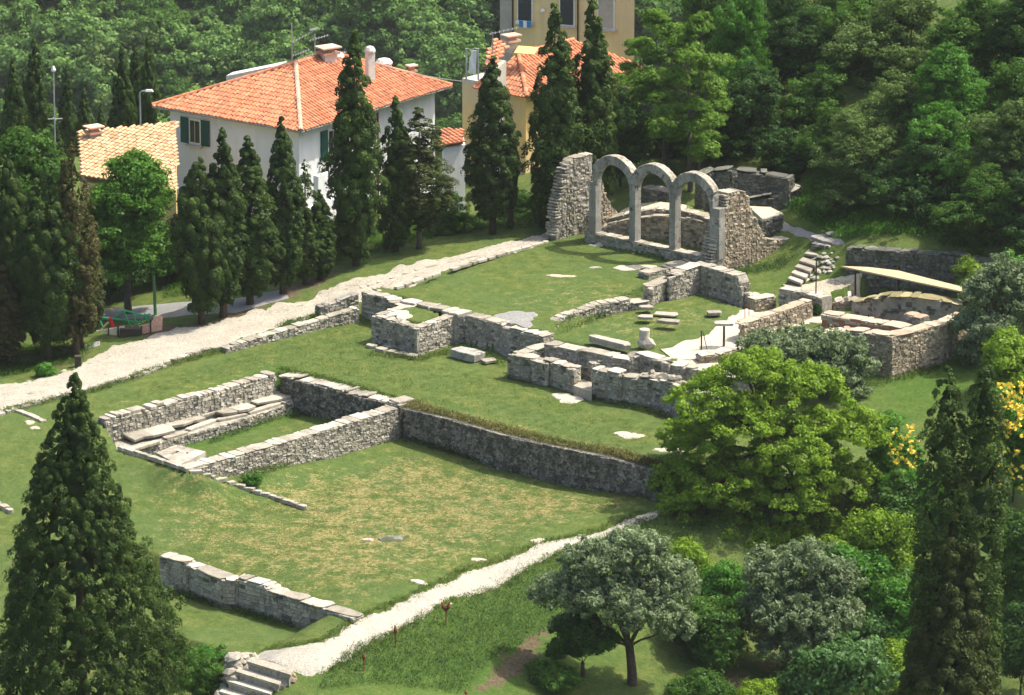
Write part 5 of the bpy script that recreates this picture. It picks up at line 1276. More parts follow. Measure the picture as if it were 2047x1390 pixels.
def wood(label,px,yb,yt,wp,kind,i,Y,name='broadleaf_tree',group='trees of the wood on the slope'):
    p=WY(px,yb,Y); z=H(p[0],p[1]); h=px_h((p[0],Y,z),yt); cr,tk=ft(kind,i); m=pxm(p); w0=5.2 if kind=='robinia' else 7.2
    sx=wp*m/w0; k_=max(h/10.6,sx*.82); top=z+h; z=top-k_*10.6+.2; h=k_*10.6; th=thing(name,label,'tree',(p[0],Y,z-.2),group,rz=rnd.uniform(0,6.28)); link('crown',cr,th,local=True,scale=(sx,sx,h/10.6)); link('trunk',tk,th,local=True,scale=(sx,sx,h/10.6)); return th
WOOD=[
 (1330,350,-10,190,'robinia',0,24,'feathery yellow-green robinia directly above the arches'),
 (1395,340,60,170,'robinia',1,22,'second feathery robinia right of the first, its lower boughs over the third arch'),
 (1280,330,60,130,'robinia',1,28,'robinia behind the tall yellow house corner'),
 (1475,330,-30,150,'bright',0,30,'bright green tree top at the upper edge right of the robinias'),
 (1300,380,230,150,'dark',0,27,'dark thicket behind the left arch'),
 (1400,370,200,190,'dark',1,26,'dark thicket behind the third arch'),
 (1500,350,120,190,'dark',2,24,'deep shadowed tree behind the ruined wall'),
 (1560,330,-40,130,'dark',0,33,'tall dark tree at the top with bright gaps beside it'),
 (1610,340,10,150,'dark',1,31,'dark tree at the top centre of the wood'),
 (1640,360,130,190,'mid',0,25,'rounded mid-green tree in the middle of the wood'),
 (1570,380,250,170,'dark',2,20,'dark low tree above the end of the ruined wall'),
 (1700,380,-10,200,'mid',1,30,'mid-green tree high in the wood'),
 (1800,330,-30,230,'dull',0,27,'dull olive-green oak crown near the top right'),
 (1720,430,220,200,'dull',1,14,'dull grey-green shrubby tree leaning over the grassy slope'),
 (1790,440,140,190,'dull',0,16,'olive-green tree above the grassy slope'),
 (1840,480,260,200,'dark',0,11,'dark tree over the mossy retaining wall'),
 (1900,440,80,190,'bright',1,15,'vivid green tree in the right part of the wood'),
 (1870,470,210,170,'bright',0,12,'lower vivid green tree standing in front of the first'),
 (1960,400,-20,180,'mid',1,22,'mid-green tree at the top right'),
 (2040,400,-30,180,'dark',1,20,'dark tree in the top right corner'),
 (2020,500,190,190,'dull',1,9,'olive-green tree at the right edge'),
 (1960,520,330,170,'mid',0,6.5,'low green tree at the right end of the mossy wall'),
 (2060,560,330,160,'dark',2,5,'dark tree cut by the right edge'),
 (1240,400,170,110,'dark',1,22,'dark tree between the cypress and the robinia'),
 (1130,440,330,110,'dark',0,21,'dark shrubs at the foot of the big cypresses'),
 (1700,300,-60,210,'dark',2,48,'dark tree on the skyline at the top of the wood'),
 (1850,250,-70,230,'mid',0,50,'tall mid-green tree at the top edge right of centre'),
 (1980,260,-80,240,'dull',1,46,'olive-green tree at the top edge near the right corner'),
 (1560,250,-60,160,'dark',0,50,'dark tree against the glimpsed yellow wall'),
 (1480,300,-60,150,'dark',1,44,'dark tree between the robinia and the glimpsed wall'),
 (2060,300,-60,200,'dark',0,40,'dark tree in the upper right corner behind the first'),
 (1780,150,-260,240,'mid',1,76,'tree on the top edge of the slope behind the oak crown'),
 (1900,150,-260,240,'dark',1,80,'dark tree on the top edge of the slope left of the corner'),
 (2010,150,-240,240,'mid',0,74,'green tree on the top edge in the right corner'),
 (1650,150,-240,220,'bright',1,82,'bright tree on the top edge above the glimpsed wall'),
 (1450,150,-160,150,'mid',1,70,'green tree on the top edge right of the tall house'),
 (1380,300,-10,170,'robinia',0,19,'nearest feathery robinia, its boughs hanging before the dark trees'),
 (1668,370,205,130,'mid',0,18.5,'mid-green bushy tree filling the gap above the grassy slope'),
 (2035,330,110,170,'mid',1,16,'mid-green tree at the right edge above the olive-green one'),
 (1890,200,-200,260,'mid',0,95,'green tree crown on the skyline gap near the top right'),
 (1960,120,-200,240,'dark',1,100,'dark tree crown closing the skyline gap near the corner'),
 (1050,455,380,90,'mid',0,20,'small green bush by the cypress trunks'),
 (900,470,380,90,'mid',1,17,'green bush behind the brown cypress'),
 (680,520,430,110,'dark',2,14,'dark shrub behind the tallest cypress'),
 (560,560,470,110,'dark',1,14,'dark shrub behind the slender cypress'),
]
for px,yb,yt,wp,kind,i,Y,lab in WOOD: wood(lab,px,yb,yt,wp,kind,i,Y,name='robinia_tree' if kind=='robinia' else 'broadleaf_tree')
# undergrowth on the slope
def grass_mesh(name,C,S,mat,var,r):
    n=len(C); a=r.uniform(0,6.28,n); dx=np.c_[np.cos(a),np.sin(a),np.zeros(n)]; lean=r.uniform(.2,1.0,n); b=r.uniform(0,6.28,n)
    tip=np.c_[np.cos(b)*lean,np.sin(b)*lean,np.full(n,1.0)]; S=S[:,None]
    V=np.stack([C-dx*S*.55,C+dx*S*.55,C+tip*S*2.0],1).reshape(-1,3); F=np.arange(3*n).reshape(-1,3); me=npmesh(name,V,F,mat,np.repeat(np.clip(var,0,1),3))
    Nn=np.c_[tip[:,0]*.25,tip[:,1]*.25,np.ones(n)]; Nn/=np.linalg.norm(Nn,axis=1,keepdims=True)
    me.polygons.foreach_set('use_smooth',np.ones(n,bool)); me.normals_split_custom_set(np.repeat(Nn,3,0).tolist()); return me
def scatter_leaves(name,pts_fn,n,mat,leaf,hgt,seed,per=7,spread=.12,label=None,kind='stuff'):
    r=np.random.default_rng(seed); xy=pts_fn(r,n); m=len(xy); z=height(xy[:,0],xy[:,1]); k=np.repeat(np.arange(m),per); q=len(k)
    C=np.c_[xy[k]+r.normal(0,spread,(q,2)), z[k]+r.uniform(0,1,q)*hgt]; N=rv(r,q)*.55+np.array([0,-.15,1.0])
    var=np.repeat(r.random(m),per)*.5+r.random(q)*.45
    me=leaves(name,C,N,leaf*r.uniform(.5,1.3,q),mat,var,2.6,up=(0,0,1),r=r,tri=True) if False else grass_mesh(name,C,leaf*r.uniform(.5,1.3,q),mat,var,r); o=link(name,me); o['kind']='stuff'; return o
def in_px(poly):
    def f(r,n):
        Wp=np.array([G(*p)[:2] for p in poly]); lo=Wp.min(0);hi=Wp.max(0); q=r.uniform(lo,hi,(n*3,2)); q=q[_sd(Wp,q[:,0],q[:,1])<0][:n]; return q
    return f
def along_px(line,w):
    def f(r,n):
        P=np.array([G(*p)[:2] for p in line]); s=np.r_[0,np.cumsum(np.hypot(*np.diff(P,axis=0).T))]; t=r.uniform(0,s[-1],n); q=np.c_[np.interp(t,s,P[:,0]),np.interp(t,s,P[:,1])]; return q+r.normal(0,w,(n,2))
    return f
# ------------------------------------------------------------------ buildings
from mathutils import Matrix, Vector
def _tile_mesh(mat, w_=.2, l=.44, hgt=.075, k=4):
    V=[];
    for y,s in ((-l/2,1.0),(l/2,.86)):
        for i in range(k+1):
            t=math.pi*i/k; V.append((-math.cos(t)*w_/2*s,y,math.sin(t)*hgt*s))
    n=k+1; F=[(i,i+1,n+i+1,n+i) for i in range(k)]+[(0,n,n+k,k)]+[tuple(range(n))[::-1],tuple(range(n,2*n))]
    F=[tuple(f) for f in F]
    me=bpy.data.meshes.new('roof_tile'); me.from_pydata(V,[],F); me.materials.append(MATS[mat]); me.update(); return me,V,F
TILES={m:_tile_mesh(m) for m in ('clay_tile','tan_tile','ridge_tile')}
def roof_face(parent, poly, mat='clay_tile', cw=.24, rl=.36, maxobj=150, skip=.004, under='roof_underlay', name='roof'):
    """poly: world corners of a flat roof face, first edge is the eave, counter-clockwise seen from above"""
    P=[np.array(p,float) for p in poly]; ex=P[1]-P[0]; ex/=np.linalg.norm(ex)
    nn=np.cross(P[1]-P[0],P[2]-P[0]); nn/=np.linalg.norm(nn)
    if nn[2]<0: nn=-nn
    ey=np.cross(nn,ex)
    if ey[2]<0: ey=-ey; 
    if np.dot(np.cross(ex,ey),nn)<0: ex=-ex
    q=[((p-P[0])@ex,(p-P[0])@ey) for p in P]; pl=np.array(parent.location)
    mb=MB(); mb.add([p-pl-nn*.10 for p in P]+[p-pl for p in P],[tuple(range(len(P)))[::-1],tuple(range(len(P),2*len(P)))]+[(i,(i+1)%len(P),(i+1)%len(P)+len(P),i+len(P)) for i in range(len(P))])
    rf=link(name,mb.mesh(name,under),parent,local=True)
    xs=[a for a,b in q]; ys=[b for a,b in q]; Q=np.array(q); items=[]
    y=min(ys)-.06+rl/2
    while y<max(ys):
        x=min(xs)+cw/2
        while x<max(xs):
            sd_=_sd(Q,np.array([x]),np.array([max(y,.02)]))[0]
            if sd_<.02 and rnd.random()>skip:
                items.append((x+rnd.uniform(-.012,.012),y+rnd.uniform(-.03,.03),rnd.uniform(-.035,.035),rnd.uniform(0,.012)))
            x+=cw
        y+=rl
    me,V,F=TILES[mat]; rnd.shuffle(items); A=np.array(V)
    def M(x,y,a,dz):
        o=P[0]+ex*x+ey*y+nn*(.004+dz); c,s=math.cos(a),math.sin(a); X=ex*c+ey*s; Yv=-ex*s+ey*c; Yv=Yv*math.cos(.06)-nn*math.sin(.06)*1.0; N=np.cross(X,Yv); return o,X,Yv,N
    for it in items[:maxobj]:
        o,X,Yv,N=M(*it); ob=bpy.data.objects.new('roof_tile',me); COL.objects.link(ob); ob.parent=rf
        ob.matrix_local=Matrix(((X[0],Yv[0],N[0],o[0]-pl[0]),(X[1],Yv[1],N[1],o[1]-pl[1]),(X[2],Yv[2],N[2],o[2]-pl[2]),(0,0,0,1)))
    if len(items)>maxobj:
        mb=MB()
        for it in items[maxobj:]:
            o,X,Yv,N=M(*it); mb.add(A[:,0:1]*X+A[:,1:2]*Yv+A[:,2:3]*N+(o-pl),F)
        s=link('roof_tiles',mb.mesh('roof_tiles',mat),rf,local=True); s['kind']='stuff'
    return rf
def ridge(parent,a,b,mat='ridge_tile',n=None):
    a=np.array(a,float);b=np.array(b,float);L=np.linalg.norm(b-a);d=(b-a)/L; n=n or int(L/.38); pl=np.array(parent.location)
    up=np.array([0,0,1.]); X=np.cross(d,up); X/=np.linalg.norm(X); N=np.cross(X,d); me=TILES[mat][0]
    for i in range(n):
        o=a+d*(i+.5)*L/n+N*.05; k=1.25
        ob=bpy.data.objects.new('ridge_tile',me); COL.objects.link(ob); ob.parent=parent
        ob.matrix_local=Matrix(((X[0]*k,d[0],N[0]*k,o[0]-pl[0]),(X[1]*k,d[1],N[1]*k,o[1]-pl[1]),(X[2]*k,d[2],N[2]*k,o[2]-pl[2]),(0,0,0,1)))
def prism_part(parent,name,poly,z0,z1,mat):
    mb=MB(); mb.prism([tuple(p[:2]) for p in poly],z0,z1); pl=parent.location; mb.v=[(x-pl[0],y-pl[1],z-pl[2]) for x,y,z in mb.v]
    return link(name,mb.mesh(name,mat),parent,local=True)
def boxpart(parent,name,c,size,rz_,mat):
    mb=MB(); mb.box((0,0,0),size); return link(name,mb.mesh(name,mat),parent,tuple(c),(0,0,rz_))
def window(parent,c,d,n,w_,h,shut='green_shutter',sill=True,blind=None):
    """c: centre on the wall face, d along the wall, n outward"""
    rz_=math.atan2(d[1],d[0]); o3=lambda a,b,z: (c[0]+d[0]*a+n[0]*b,c[1]+d[1]*a+n[1]*b,c[2]+z)
    fr=boxpart(parent,'window',o3(0,.03,0),(w_+.16,.06,h+.16),rz_,'white_frame')
    def sub(nm,p,s,mt):
        mb=MB(); mb.box((0,0,0),s); ob=bpy.data.objects.new(nm,mb.mesh(nm,mt)); COL.objects.link(ob); ob.parent=fr
        v=Vector(p)-Vector(o3(0,.03,0)); ob.location=Matrix.Rotation(-rz_,4,'Z')@v; return ob
    if blind: sub('blind',o3(0,.075,0),(w_,.03,h),blind)
    else:
        for s in (-1,1): sub('pane',o3(s*w_*.26,.07,0),(w_*.44,.02,h*.92),'dark_glass')
    if shut and not blind:
        for s in (-1,1):
            sh=boxpart(parent,'shutter',o3(s*(w_*.5+.36),.06,0),(.52,.05,h+.12),rz_+s*.06,shut)
            for k in range(0): pass
            mb=MB()
            for k in range(12): mb.box((0,.035,-h*.46+h*.92*k/11),(.42,.025,.05))
            ob=bpy.data.objects.new('louvres',mb.mesh('louvres',shut)); COL.objects.link(ob); ob.parent=sh; ob['kind']='stuff'
            mb=MB()
            for k in range(12): mb.box((0,-.035,-h*.46+h*.92*k/11),(.42,.025,.05))
            ob.data=mb.mesh('louvres',shut)
    if sill: boxpart(parent,'sill',o3(0,.1,-h/2-.12),(w_+.4,.24,.08),rz_,'sill_stone')
    return fr
def chimney(parent,c,w_,h,rz_=.6,mat='chimney_white',dome=True):
    ch=boxpart(parent,'chimney',(c[0],c[1],c[2]+h/2),(w_,w_*.8,h),rz_,mat)
    mb=MB()
    if dome:
        mb.tube([(0,0,0),(0,0,.06),(0,0,.14),(0,0,.3),(0,0,.36)],[w_*.62,w_*.72,w_*.72,w_*.5,w_*.15],10)
    else:
        mb.box((0,0,.05),(w_*1.4,w_*1.2,.1)); mb.box((0,0,.2),(w_*.8,w_*.6,.2)); mb.box((0,0,.34),(w_*1.6,w_*1.3,.07))
    ob=bpy.data.objects.new('cap',mb.mesh('cap',mat if dome else 'ridge_tile')); COL.objects.link(ob); ob.parent=ch; ob.location=(0,0,h/2); return ch
def unit(v): v=np.asarray(v,float)[:2]; return v/np.hypot(*v)

# -- white house
ZE=4.4
N_=W(597,255,ZE); Lc=W(340,211,ZE); a_=unit(N_-Lc); b_=np.array([-a_[1],a_[0]]); 
if b_[1]<0: b_=-b_
la=np.hypot(*(N_-Lc)[:2])
def along(p,d,k): return np.array([p[0]+d[0]*k,p[1]+d[1]*k,p[2]])
lb=10.0
for k in np.arange(6,18,.05):
    if TOPX(along(N_,b_,k))[0]>=868: lb=k; break
Rc=along(N_,b_,lb); Fc=along(Rc,a_,-la)
wh=thing('white_house','white plastered house with a big orange hipped tile roof and green shutters','house',(*(N_[:2]+Fc[:2])/2,-1.5))
prism_part(wh,'wall',[Lc,N_,Rc,Fc],-3.5,ZE,'white_wall')
ov=.62; E=lambda p,i,j,z=ZE+.04: np.array([p[0]+a_[0]*i*ov+b_[0]*j*ov,p[1]+a_[1]*i*ov+b_[1]*j*ov,z])
eL,eN,eR,eF=E(Lc,-1,-1),E(N_,1,-1),E(Rc,1,1),E(Fc,-1,1)
cen=(eL+eF)/2*.5+(eN+eR)/2*.5
zt=ZE+1.9
# apex placed under its pixel
def at_depth(px,py,Y): d=ray(px,py); return CAM+d*((Y-CAM[1])/d[1])
ap=at_depth(591,127,cen[1]-1.0)
ap2=ap+0; ap2=np.array([*(along(ap,b_,lb-la if lb>la else 1.0))[:2],ap[2]])
roof_face(wh,[eL,eN,ap],'clay_tile',maxobj=150)
roof_face(wh,[eN,eR,ap2,ap],'clay_tile',maxobj=150)
roof_face(wh,[eF,eL,ap],'clay_tile',maxobj=0,skip=1)
roof_face(wh,[eR,eF,ap2],'clay_tile',maxobj=0,skip=1)
ridge(wh,eN,ap); ridge(wh,ap,ap2,'clay_tile'); ridge(wh,eL,ap,'clay_tile'); ridge(wh,eR,ap2,'clay_tile')
nL=np.array([a_[1],-a_[0]]); nR=a_
wc=W(391,264,3.0); t=((wc-Lc)[:2]@a_); 
def wall_pt(p0,d,t,px,py):
    # point on the wall line seen at column px; height from row py
    best=min(np.arange(0,20,.02),key=lambda k: abs(TOPX(along(p0,d,k))[0]-px)); q=along(p0,d,best); dd=ray(px,py); return CAM+dd*((q[1]-CAM[1])/dd[1])
c=wall_pt(Lc,a_,0,391,263); window(wh,c,a_,nL,.62,1.2)
c=wall_pt(N_,b_,0,664,284); window(wh,c,b_,nR,.7,1.3)
c=wall_pt(N_,b_,0,648,352); window(wh,c,b_,nR,.6,.9,None)
c=wall_pt(N_,b_,0,752,248); mb=MB(); mb.tube([(0,0,.6),(0,0,-1.6),(0,0,-4)],.06,6); link('drainpipe',mb.mesh('drainpipe','rust'),wh,(c[0]+nR[0]*.1,c[1]+nR[1]*.1,c[2]))
# eaves gutter board
for p,q in ((eL,eN),(eN,eR)):
    mb=MB(); pl=np.array(wh.location); mb.tube([p-pl+np.array([0,0,-.08]),q-pl+np.array([0,0,-.08])],.06,6); link('gutter',mb.mesh('gutter','metal_grey'),wh,local=True)
chimney(wh,at_depth(768,168,ap[1]+3.5),.62,1.0); chimney(wh,at_depth(823,163,ap[1]+5),.35,.5,mat='chimney_white',dome=False)
chimney(wh,at_depth(656,136,ap[1]+1.5),.7,.75,dome=False); chimney(wh,at_depth(740,160,ap[1]+.5),.4,1.4)
chimney(wh,at_depth(676,140,ap[1]+2.2),.45,.6)
# low balcony / lit stair wall at the foot
wl=thing('annex','small white lean-to wall and ledge beside the low cypresses','annex',tuple(W(648,400,-1)))
boxpart(wl,'wall',at_depth(645,352,N_[1]-1.2)+np.array([0,0,-1.2]),(1.1,.3,2.6),math.atan2(b_[1],b_[0]),'white_wall')
boxpart(wl,'wall',at_depth(640,430,N_[1]-1.6)+np.array([0,0,-.6]),(2.6,.3,2.4),math.atan2(b_[1],b_[0]),'white_wall')
# small red roof between white and yellow houses
an=thing('annex','low white annex with a small dark red tile roof squeezed between the houses','annex',tuple(at_depth(900,330,24)))
c=at_depth(880,292,22.0); c2=at_depth(926,284,22.6); c3=at_depth(926,258,24.5); c4=at_depth(884,262,24.5)
roof_face(an,[c,c2,c3,c4],'clay_tile',maxobj=80)
mb=MB(); mb.prism([tuple(c[:2]+.15),tuple(c2[:2]+.1),tuple(c3[:2]),tuple(c4[:2])],-3,min(c[2],c2[2])-.12); mb.v=[(x-an.location[0],y-an.location[1],z-an.location[2]) for x,y,z in mb.v]; link('wall',mb.mesh('wall','white_wall'),an,local=True)

# -- yellow house
ZY=3.6
Ny=W(1051,190,ZY); Ly=W(924,166,ZY); ay=unit(Ny-Ly); by=np.array([-ay[1],ay[0]]); by=by if by[1]>0 else -by
la2=np.hypot(*(Ny-Ly)[:2]); lb2=8.5
Ry=along(Ny,by,lb2); Fy=along(Ry,ay,-la2)
yh=thing('yellow_house','yellow plastered house with a worn orange hipped roof behind the cypresses','house',(*((Ny+Fy)/2)[:2],-1.5))
prism_part(yh,'wall',[Ly,Ny,Ry,Fy],-5,ZY,'cream_wall')
ov=.5; Ey=lambda p,i,j,z=ZY+.04: np.array([p[0]+ay[0]*i*ov+by[0]*j*ov,p[1]+ay[1]*i*ov+by[1]*j*ov,z])
L2=along(Ly,ay,la2*.30); eL2,eN2,eR2,eF2=Ey(L2,-.3,-1),Ey(Ny,1,-1),Ey(Ry,1,1),Ey(along(Fy,ay,la2*.3),-.3,1)
apy=at_depth(1036,108,((eN2+eF2)/2)[1]-1.0); apy2=np.array([*along(apy,by,4.5)[:2],apy[2]])
roof_face(yh,[eL2,eN2,apy],'clay_tile',maxobj=130,skip=.02); roof_face(yh,[eN2,eR2,apy2,apy],'clay_tile',maxobj=130,skip=.02)
roof_face(yh,[eF2,eL2,apy],'clay_tile',maxobj=0,skip=1); roof_face(yh,[eR2,eF2,apy2],'clay_tile',maxobj=0,skip=1)
ridge(yh,eN2,apy,'clay_tile'); ridge(yh,apy,apy2,'clay_tile')
# parapet tower on its left with a white cloth
prism_part(yh,'parapet',[Ly,along(Ly,ay,la2*.24),along(along(Ly,ay,la2*.24),by,2.5),along(Ly,by,2.5)],ZY+.003,ZY+.25,'sill_stone')
chimney(yh,at_depth(1022,104,apy[1]-.8),.55,.55,mat='grey_render',dome=False)
c=at_depth(1052,101,apy[1]-1.2); sh=thing('corrugated_sheet','bright yellow sheet lying on the tiles of the yellow house','sheet',tuple(c)); mb=MB(); mb.box((0,0,0),(1.1,.7,.05)); o=link('sheet',mb.mesh('sheet','yellow_sheet'),sh,local=True); o.rotation_euler=(.35,0,-.35)
# upper left part of the roof, seen between the cypresses
ul=thing('roofed_annex','upper strip of orange roof left of the yellow sheet, by the tall block','annex',tuple(at_depth(985,130,30)))
q=[at_depth(968,128,29.5),at_depth(985,140,29.2),at_depth(1012,95,32),at_depth(985,84,32.5)]; roof_face(ul,q,'clay_tile',maxobj=60,skip=.02)
prism_part(ul,'wall',[q[0][:2],q[1][:2],q[2][:2],q[3][:2]],-4,min(p[2] for p in q)-.15,'grey_render')
cl=at_depth(944,122,28); mb=MB()
ws=thing('cloth','white cloth hung on a rail at the parapet left of the yellow house','cloth',tuple(cl)); mb=MB()
mb.add([(-.18,0,-.6),(.18,.05,-.75),(.22,0,.5),(.02,.04,.55),(-.14,-.04,.1)]+[(-.18,.05,-.6),(.18,.1,-.75),(.22,.05,.5),(.02,.09,.55),(-.14,.01,.1)],[(0,1,2,3,4),(9,8,7,6,5)]+[(i,i+5,(i+1)%5+5,(i+1)%5) for i in range(5)]); link('sheet',mb.mesh('sheet','white_cloth'),ws,local=True)
mb=MB(); mb.tube([(-.3,.1,-1.0),(-.3,.1,.6),(.3,.1,.6),(.3,.1,-1.0)],.05,6); link('rail',mb.mesh('rail','metal_grey'),ws,local=True)

# -- tall yellow block at the top
pT=at_depth(1025,92,50); dT=unit(np.array([1.0,-.42])); nT=np.array([dT[1],-dT[0]]); nT=nT if nT[1]<0 else -nT
lt=None
for k in np.arange(3,12,.05):
    if TOPX(along(pT,dT,k))[0]>=1266: lt=k;break
pR=along(pT,dT,lt); pB=np.array([pR[0]-.1,pR[1]+8,pR[2]]); pL=np.array([pT[0]+.1,pT[1]+8,pT[2]])
tb=thing('tall_house','tall ochre house block with shuttered windows cut by the top of the picture','house',(*((pT+pB)/2)[:2],-3))
prism_part(tb,'wall',[pT,pR,pB,pL],-7,pT[2]+9,'tall_wall')
# left grey side wall
gl=along(pT,dT,-.75); prism_part(tb,'side_wall',[gl,along(pT,dT,-.003),along(along(pT,dT,-.003),nT,-7),along(gl,nT,-7)],-7,pT[2]+9,'grey_render')
for px,py,h,w_,bl,sh_ in ((1050,10,1.7,.75,'dark_shutter',None),(1134,18,1.7,.75,'dark_shutter',None),(1212,24,1.7,.85,'grey_render',None)):
    c=wall_pt(pT,dT,0,px,py); window(tb,c,dT,nT,w_,h,None,True,bl)
mb=MB(); c=wall_pt(pT,dT,0,1026,80); mb.tube([(0,0,-.6),(0,0,9)],.05,6); link('drainpipe',mb.mesh('drainpipe','dark_post'),tb,(c[0]+nT[0]*.08,c[1]+nT[1]*.08,c[2]))
mb=MB(); c=wall_pt(pT,dT,0,1156,80); mb.tube([(0,0,-.6),(0,0,9)],.05,6); link('drainpipe',mb.mesh('drainpipe','dark_post'),tb,(c[0]+nT[0]*.08,c[1]+nT[1]*.08,c[2]))
c=wall_pt(pT,dT,0,1053,47); ld=thing('laundry','blue and white cloth hung out under the left window','laundry',(c[0]+nT[0]*.25,c[1]+nT[1]*.25,c[2]))
for i,(x,w_,mt) in enumerate(((-.22,.22,'blue_cloth'),(.0,.2,'white_cloth'),(.22,.22,'blue_cloth'))):
    mb=MB(); mb.box((x,0,0),(w_,.03,.34+.04*(i%2))); o=link('cloth',mb.mesh('cloth',mt),ld,local=True); o.rotation_euler=(0,0,math.atan2(dT[1],dT[0]))
mb=MB(); mb.tube([(-.5,0,.2),(.5,0,.2)],.012,5); o=link('line',mb.mesh('line','metal_grey'),ld,local=True); o.rotation_euler=(0,0,math.atan2(dT[1],dT[0]))
for px,py,lab in ((1037,44,'round pale wall fitting beside the blue laundry'),(1087,21,'round pale wall lamp between the two left windows')):
    c=wall_pt(pT,dT,0,px,py); mb=MB(); mb.tube([(0,0,-.1),(0,0,-.05),(0,0,.08),(0,0,.12)],[.06,.13,.13,.05],10); tag(link('wall_lamp',mb.mesh('wall_lamp','white_cloth'),loc=(c[0]+nT[0]*.16,c[1]+nT[1]*.16,c[2])),lab,'lamp')
# sunlit yellow wall glimpsed through the wood, top right
c=WY(1600,60,58); gw=thing('yellow_house','sunlit yellow house wall glimpsed through the dark trees at the top','house',tuple(c)); boxpart(gw,'wall',(c[0],c[1]+2,c[2]),(7,4,12),-.2,'cream_wall')

# -- tan roof at the left
tr=thing('tan_roof_house','low house with a tan tiled roof left of the white house','house',tuple(at_depth(260,330,24)))
r0=at_depth(160,350,21); r1=at_depth(352,382,18.5); r2=at_depth(352,246,27.5); r3=at_depth(290,252,28); r4=at_depth(160,290,27)
roof_face(tr,[r0,r1,r2,r4],'tan_tile',maxobj=280,cw=.26,rl=.4)
ridge(tr,r4,r2,'tan_tile')
prism_part(tr,'wall',[r0[:2],r1[:2],r2[:2],r4[:2]],-6,min(p[2] for p in (r0,r1,r2,r4))-.15,'cream_wall')
chimney(tr,at_depth(188,284,26),.55,.45,mat='grey_render',dome=False)

# -- street lamp, poles, aerials
def pole_thing(name,label,cat,px,yt,yb,Y,r,mat,g=None):
    p0=WY(px,yb,Y); p1=WY(px,yt,Y); z=min(p0[2],H(p0[0],Y)); th=thing(name,label,cat,(p0[0],Y,z)); mb=MB(); mb.tube([(0,0,0),(0,0,p1[2]-z)],[r,r*.75],8); link('pole',mb.mesh('pole',mat),th,local=True); return th,p1
th,p1=pole_thing('street_lamp','grey street lamp with a short arm left of the white house','lamp',281,186,258,34,.05,'metal_grey')
h_=p1[2]-th.location[2]; mb=MB(); mb.tube([(0,0,h_),(.12,0,h_+.1),(.35,0,h_+.13)],.04,6); link('arm',mb.mesh('arm','metal_grey'),th,local=True); mb=MB(); mb.box((.48,0,h_+.12),(.42,.2,.1),0,.7); link('lamp_head',mb.mesh('lamp_head','white_frame'),th,local=True)
th,p1=pole_thing('aerial_pole','tall aerial pole with a crossbar among the far cypresses','pole',110,140,280,36,.045,'metal_grey')
h_=p1[2]-th.location[2]; mb=MB(); mb.tube([(-.35,0,h_-2.6),(.4,.1,h_-2.6)],.035,6); mb.tube([(-.1,.3,h_-2.6),(.1,-.3,h_-2.6)],.03,6); link('crossbar',mb.mesh('crossbar','metal_grey'),th,local=True); mb=MB(); mb.tube([(0,0,h_-.1),(0,0,h_),(0,0,h_+.2)],[.09,.13,.05],8); link('top_insulator',mb.mesh('top_insulator','white_frame'),th,local=True)
g=G(311,632); th=thing('pole','light green pole standing beside the playground','pole',tuple(g)); h_=px_h(g,507); mb=MB(); mb.tube([(0,0,-.1),(-.04,0,h_*.5),(-.1,0,h_)],[.085,.07,.05],8); link('shaft',mb.mesh('shaft','pole_green'),th,local=True)
def aerial(label,px,py,Y,h,bars):
    p=at_depth(px,py,Y); th=thing('tv_aerial',label,'aerial',tuple(p)); mb=MB(); mb.tube([(0,0,-.2),(0,0,h)],.035,6); link('mast',mb.mesh('mast','metal_grey'),th,local=True)
    for z,x0,z0,x1,z1 in bars:
        mb=MB(); mb.tube([(x0,0,z+z0),(x1,0,z+z1)],.022,5)
        n=7
        for i in range(n):
            t=(i+.5)/n; x=x0+(x1-x0)*t; zz=z+z0+(z1-z0)*t; mb.tube([(x,-.28,zz),(x,.28,zz)],.012,4)
        link('boom',mb.mesh('boom','metal_grey'),th,local=True)
aerial('tall TV aerial with slanting booms on the peak of the white house',584,128,ap[1],2.1,[(1.2,0,-.1,1.1,.5),(.4,0,.0,.9,.35),(.1,-1.2,-.35,1.2,.45),(1.75,.9,.0,1.3,.1)])
aerial('second TV aerial of the white house right of the peak',630,130,ap[1]+1.2,1.6,[(1.35,-.3,-.1,.7,.2),(.7,.2,.0,1.6,-.05)])
aerial('low aerial on the yellow house by the tall block',985,100,30,.9,[(.8,-.2,-.0,1.3,.35)])
# flat grey roof edge behind the white house roof
fb_=thing('rear_house','flat-roofed pale rear building peeping over the white house roof','house',tuple(at_depth(520,150,ap[1]+4)))
A1=at_depth(452,152,ap[1]+5); A2=at_depth(560,130,ap[1]+3.5); prism_part(fb_,'wall',[A1[:2],A2[:2],A2[:2]+np.array([.3,.9]),A1[:2]+np.array([.3,.9])],A1[2]-3,[A1[2],A2[2],A2[2],A1[2]],'chimney_white')
# cable between the houses
mb=MB(); c0=at_depth(735,120,ap[1]); c1=at_depth(925,163,30); mb.tube([c0*(1-t)+c1*t-np.array([0,0,.5*4*t*(1-t)*.3]) for t in np.linspace(0,1,9)],.018,4); tag(link('cable',mb.mesh('cable','metal_grey')),'thin overhead cable running from the white house to the yellow one','cable')

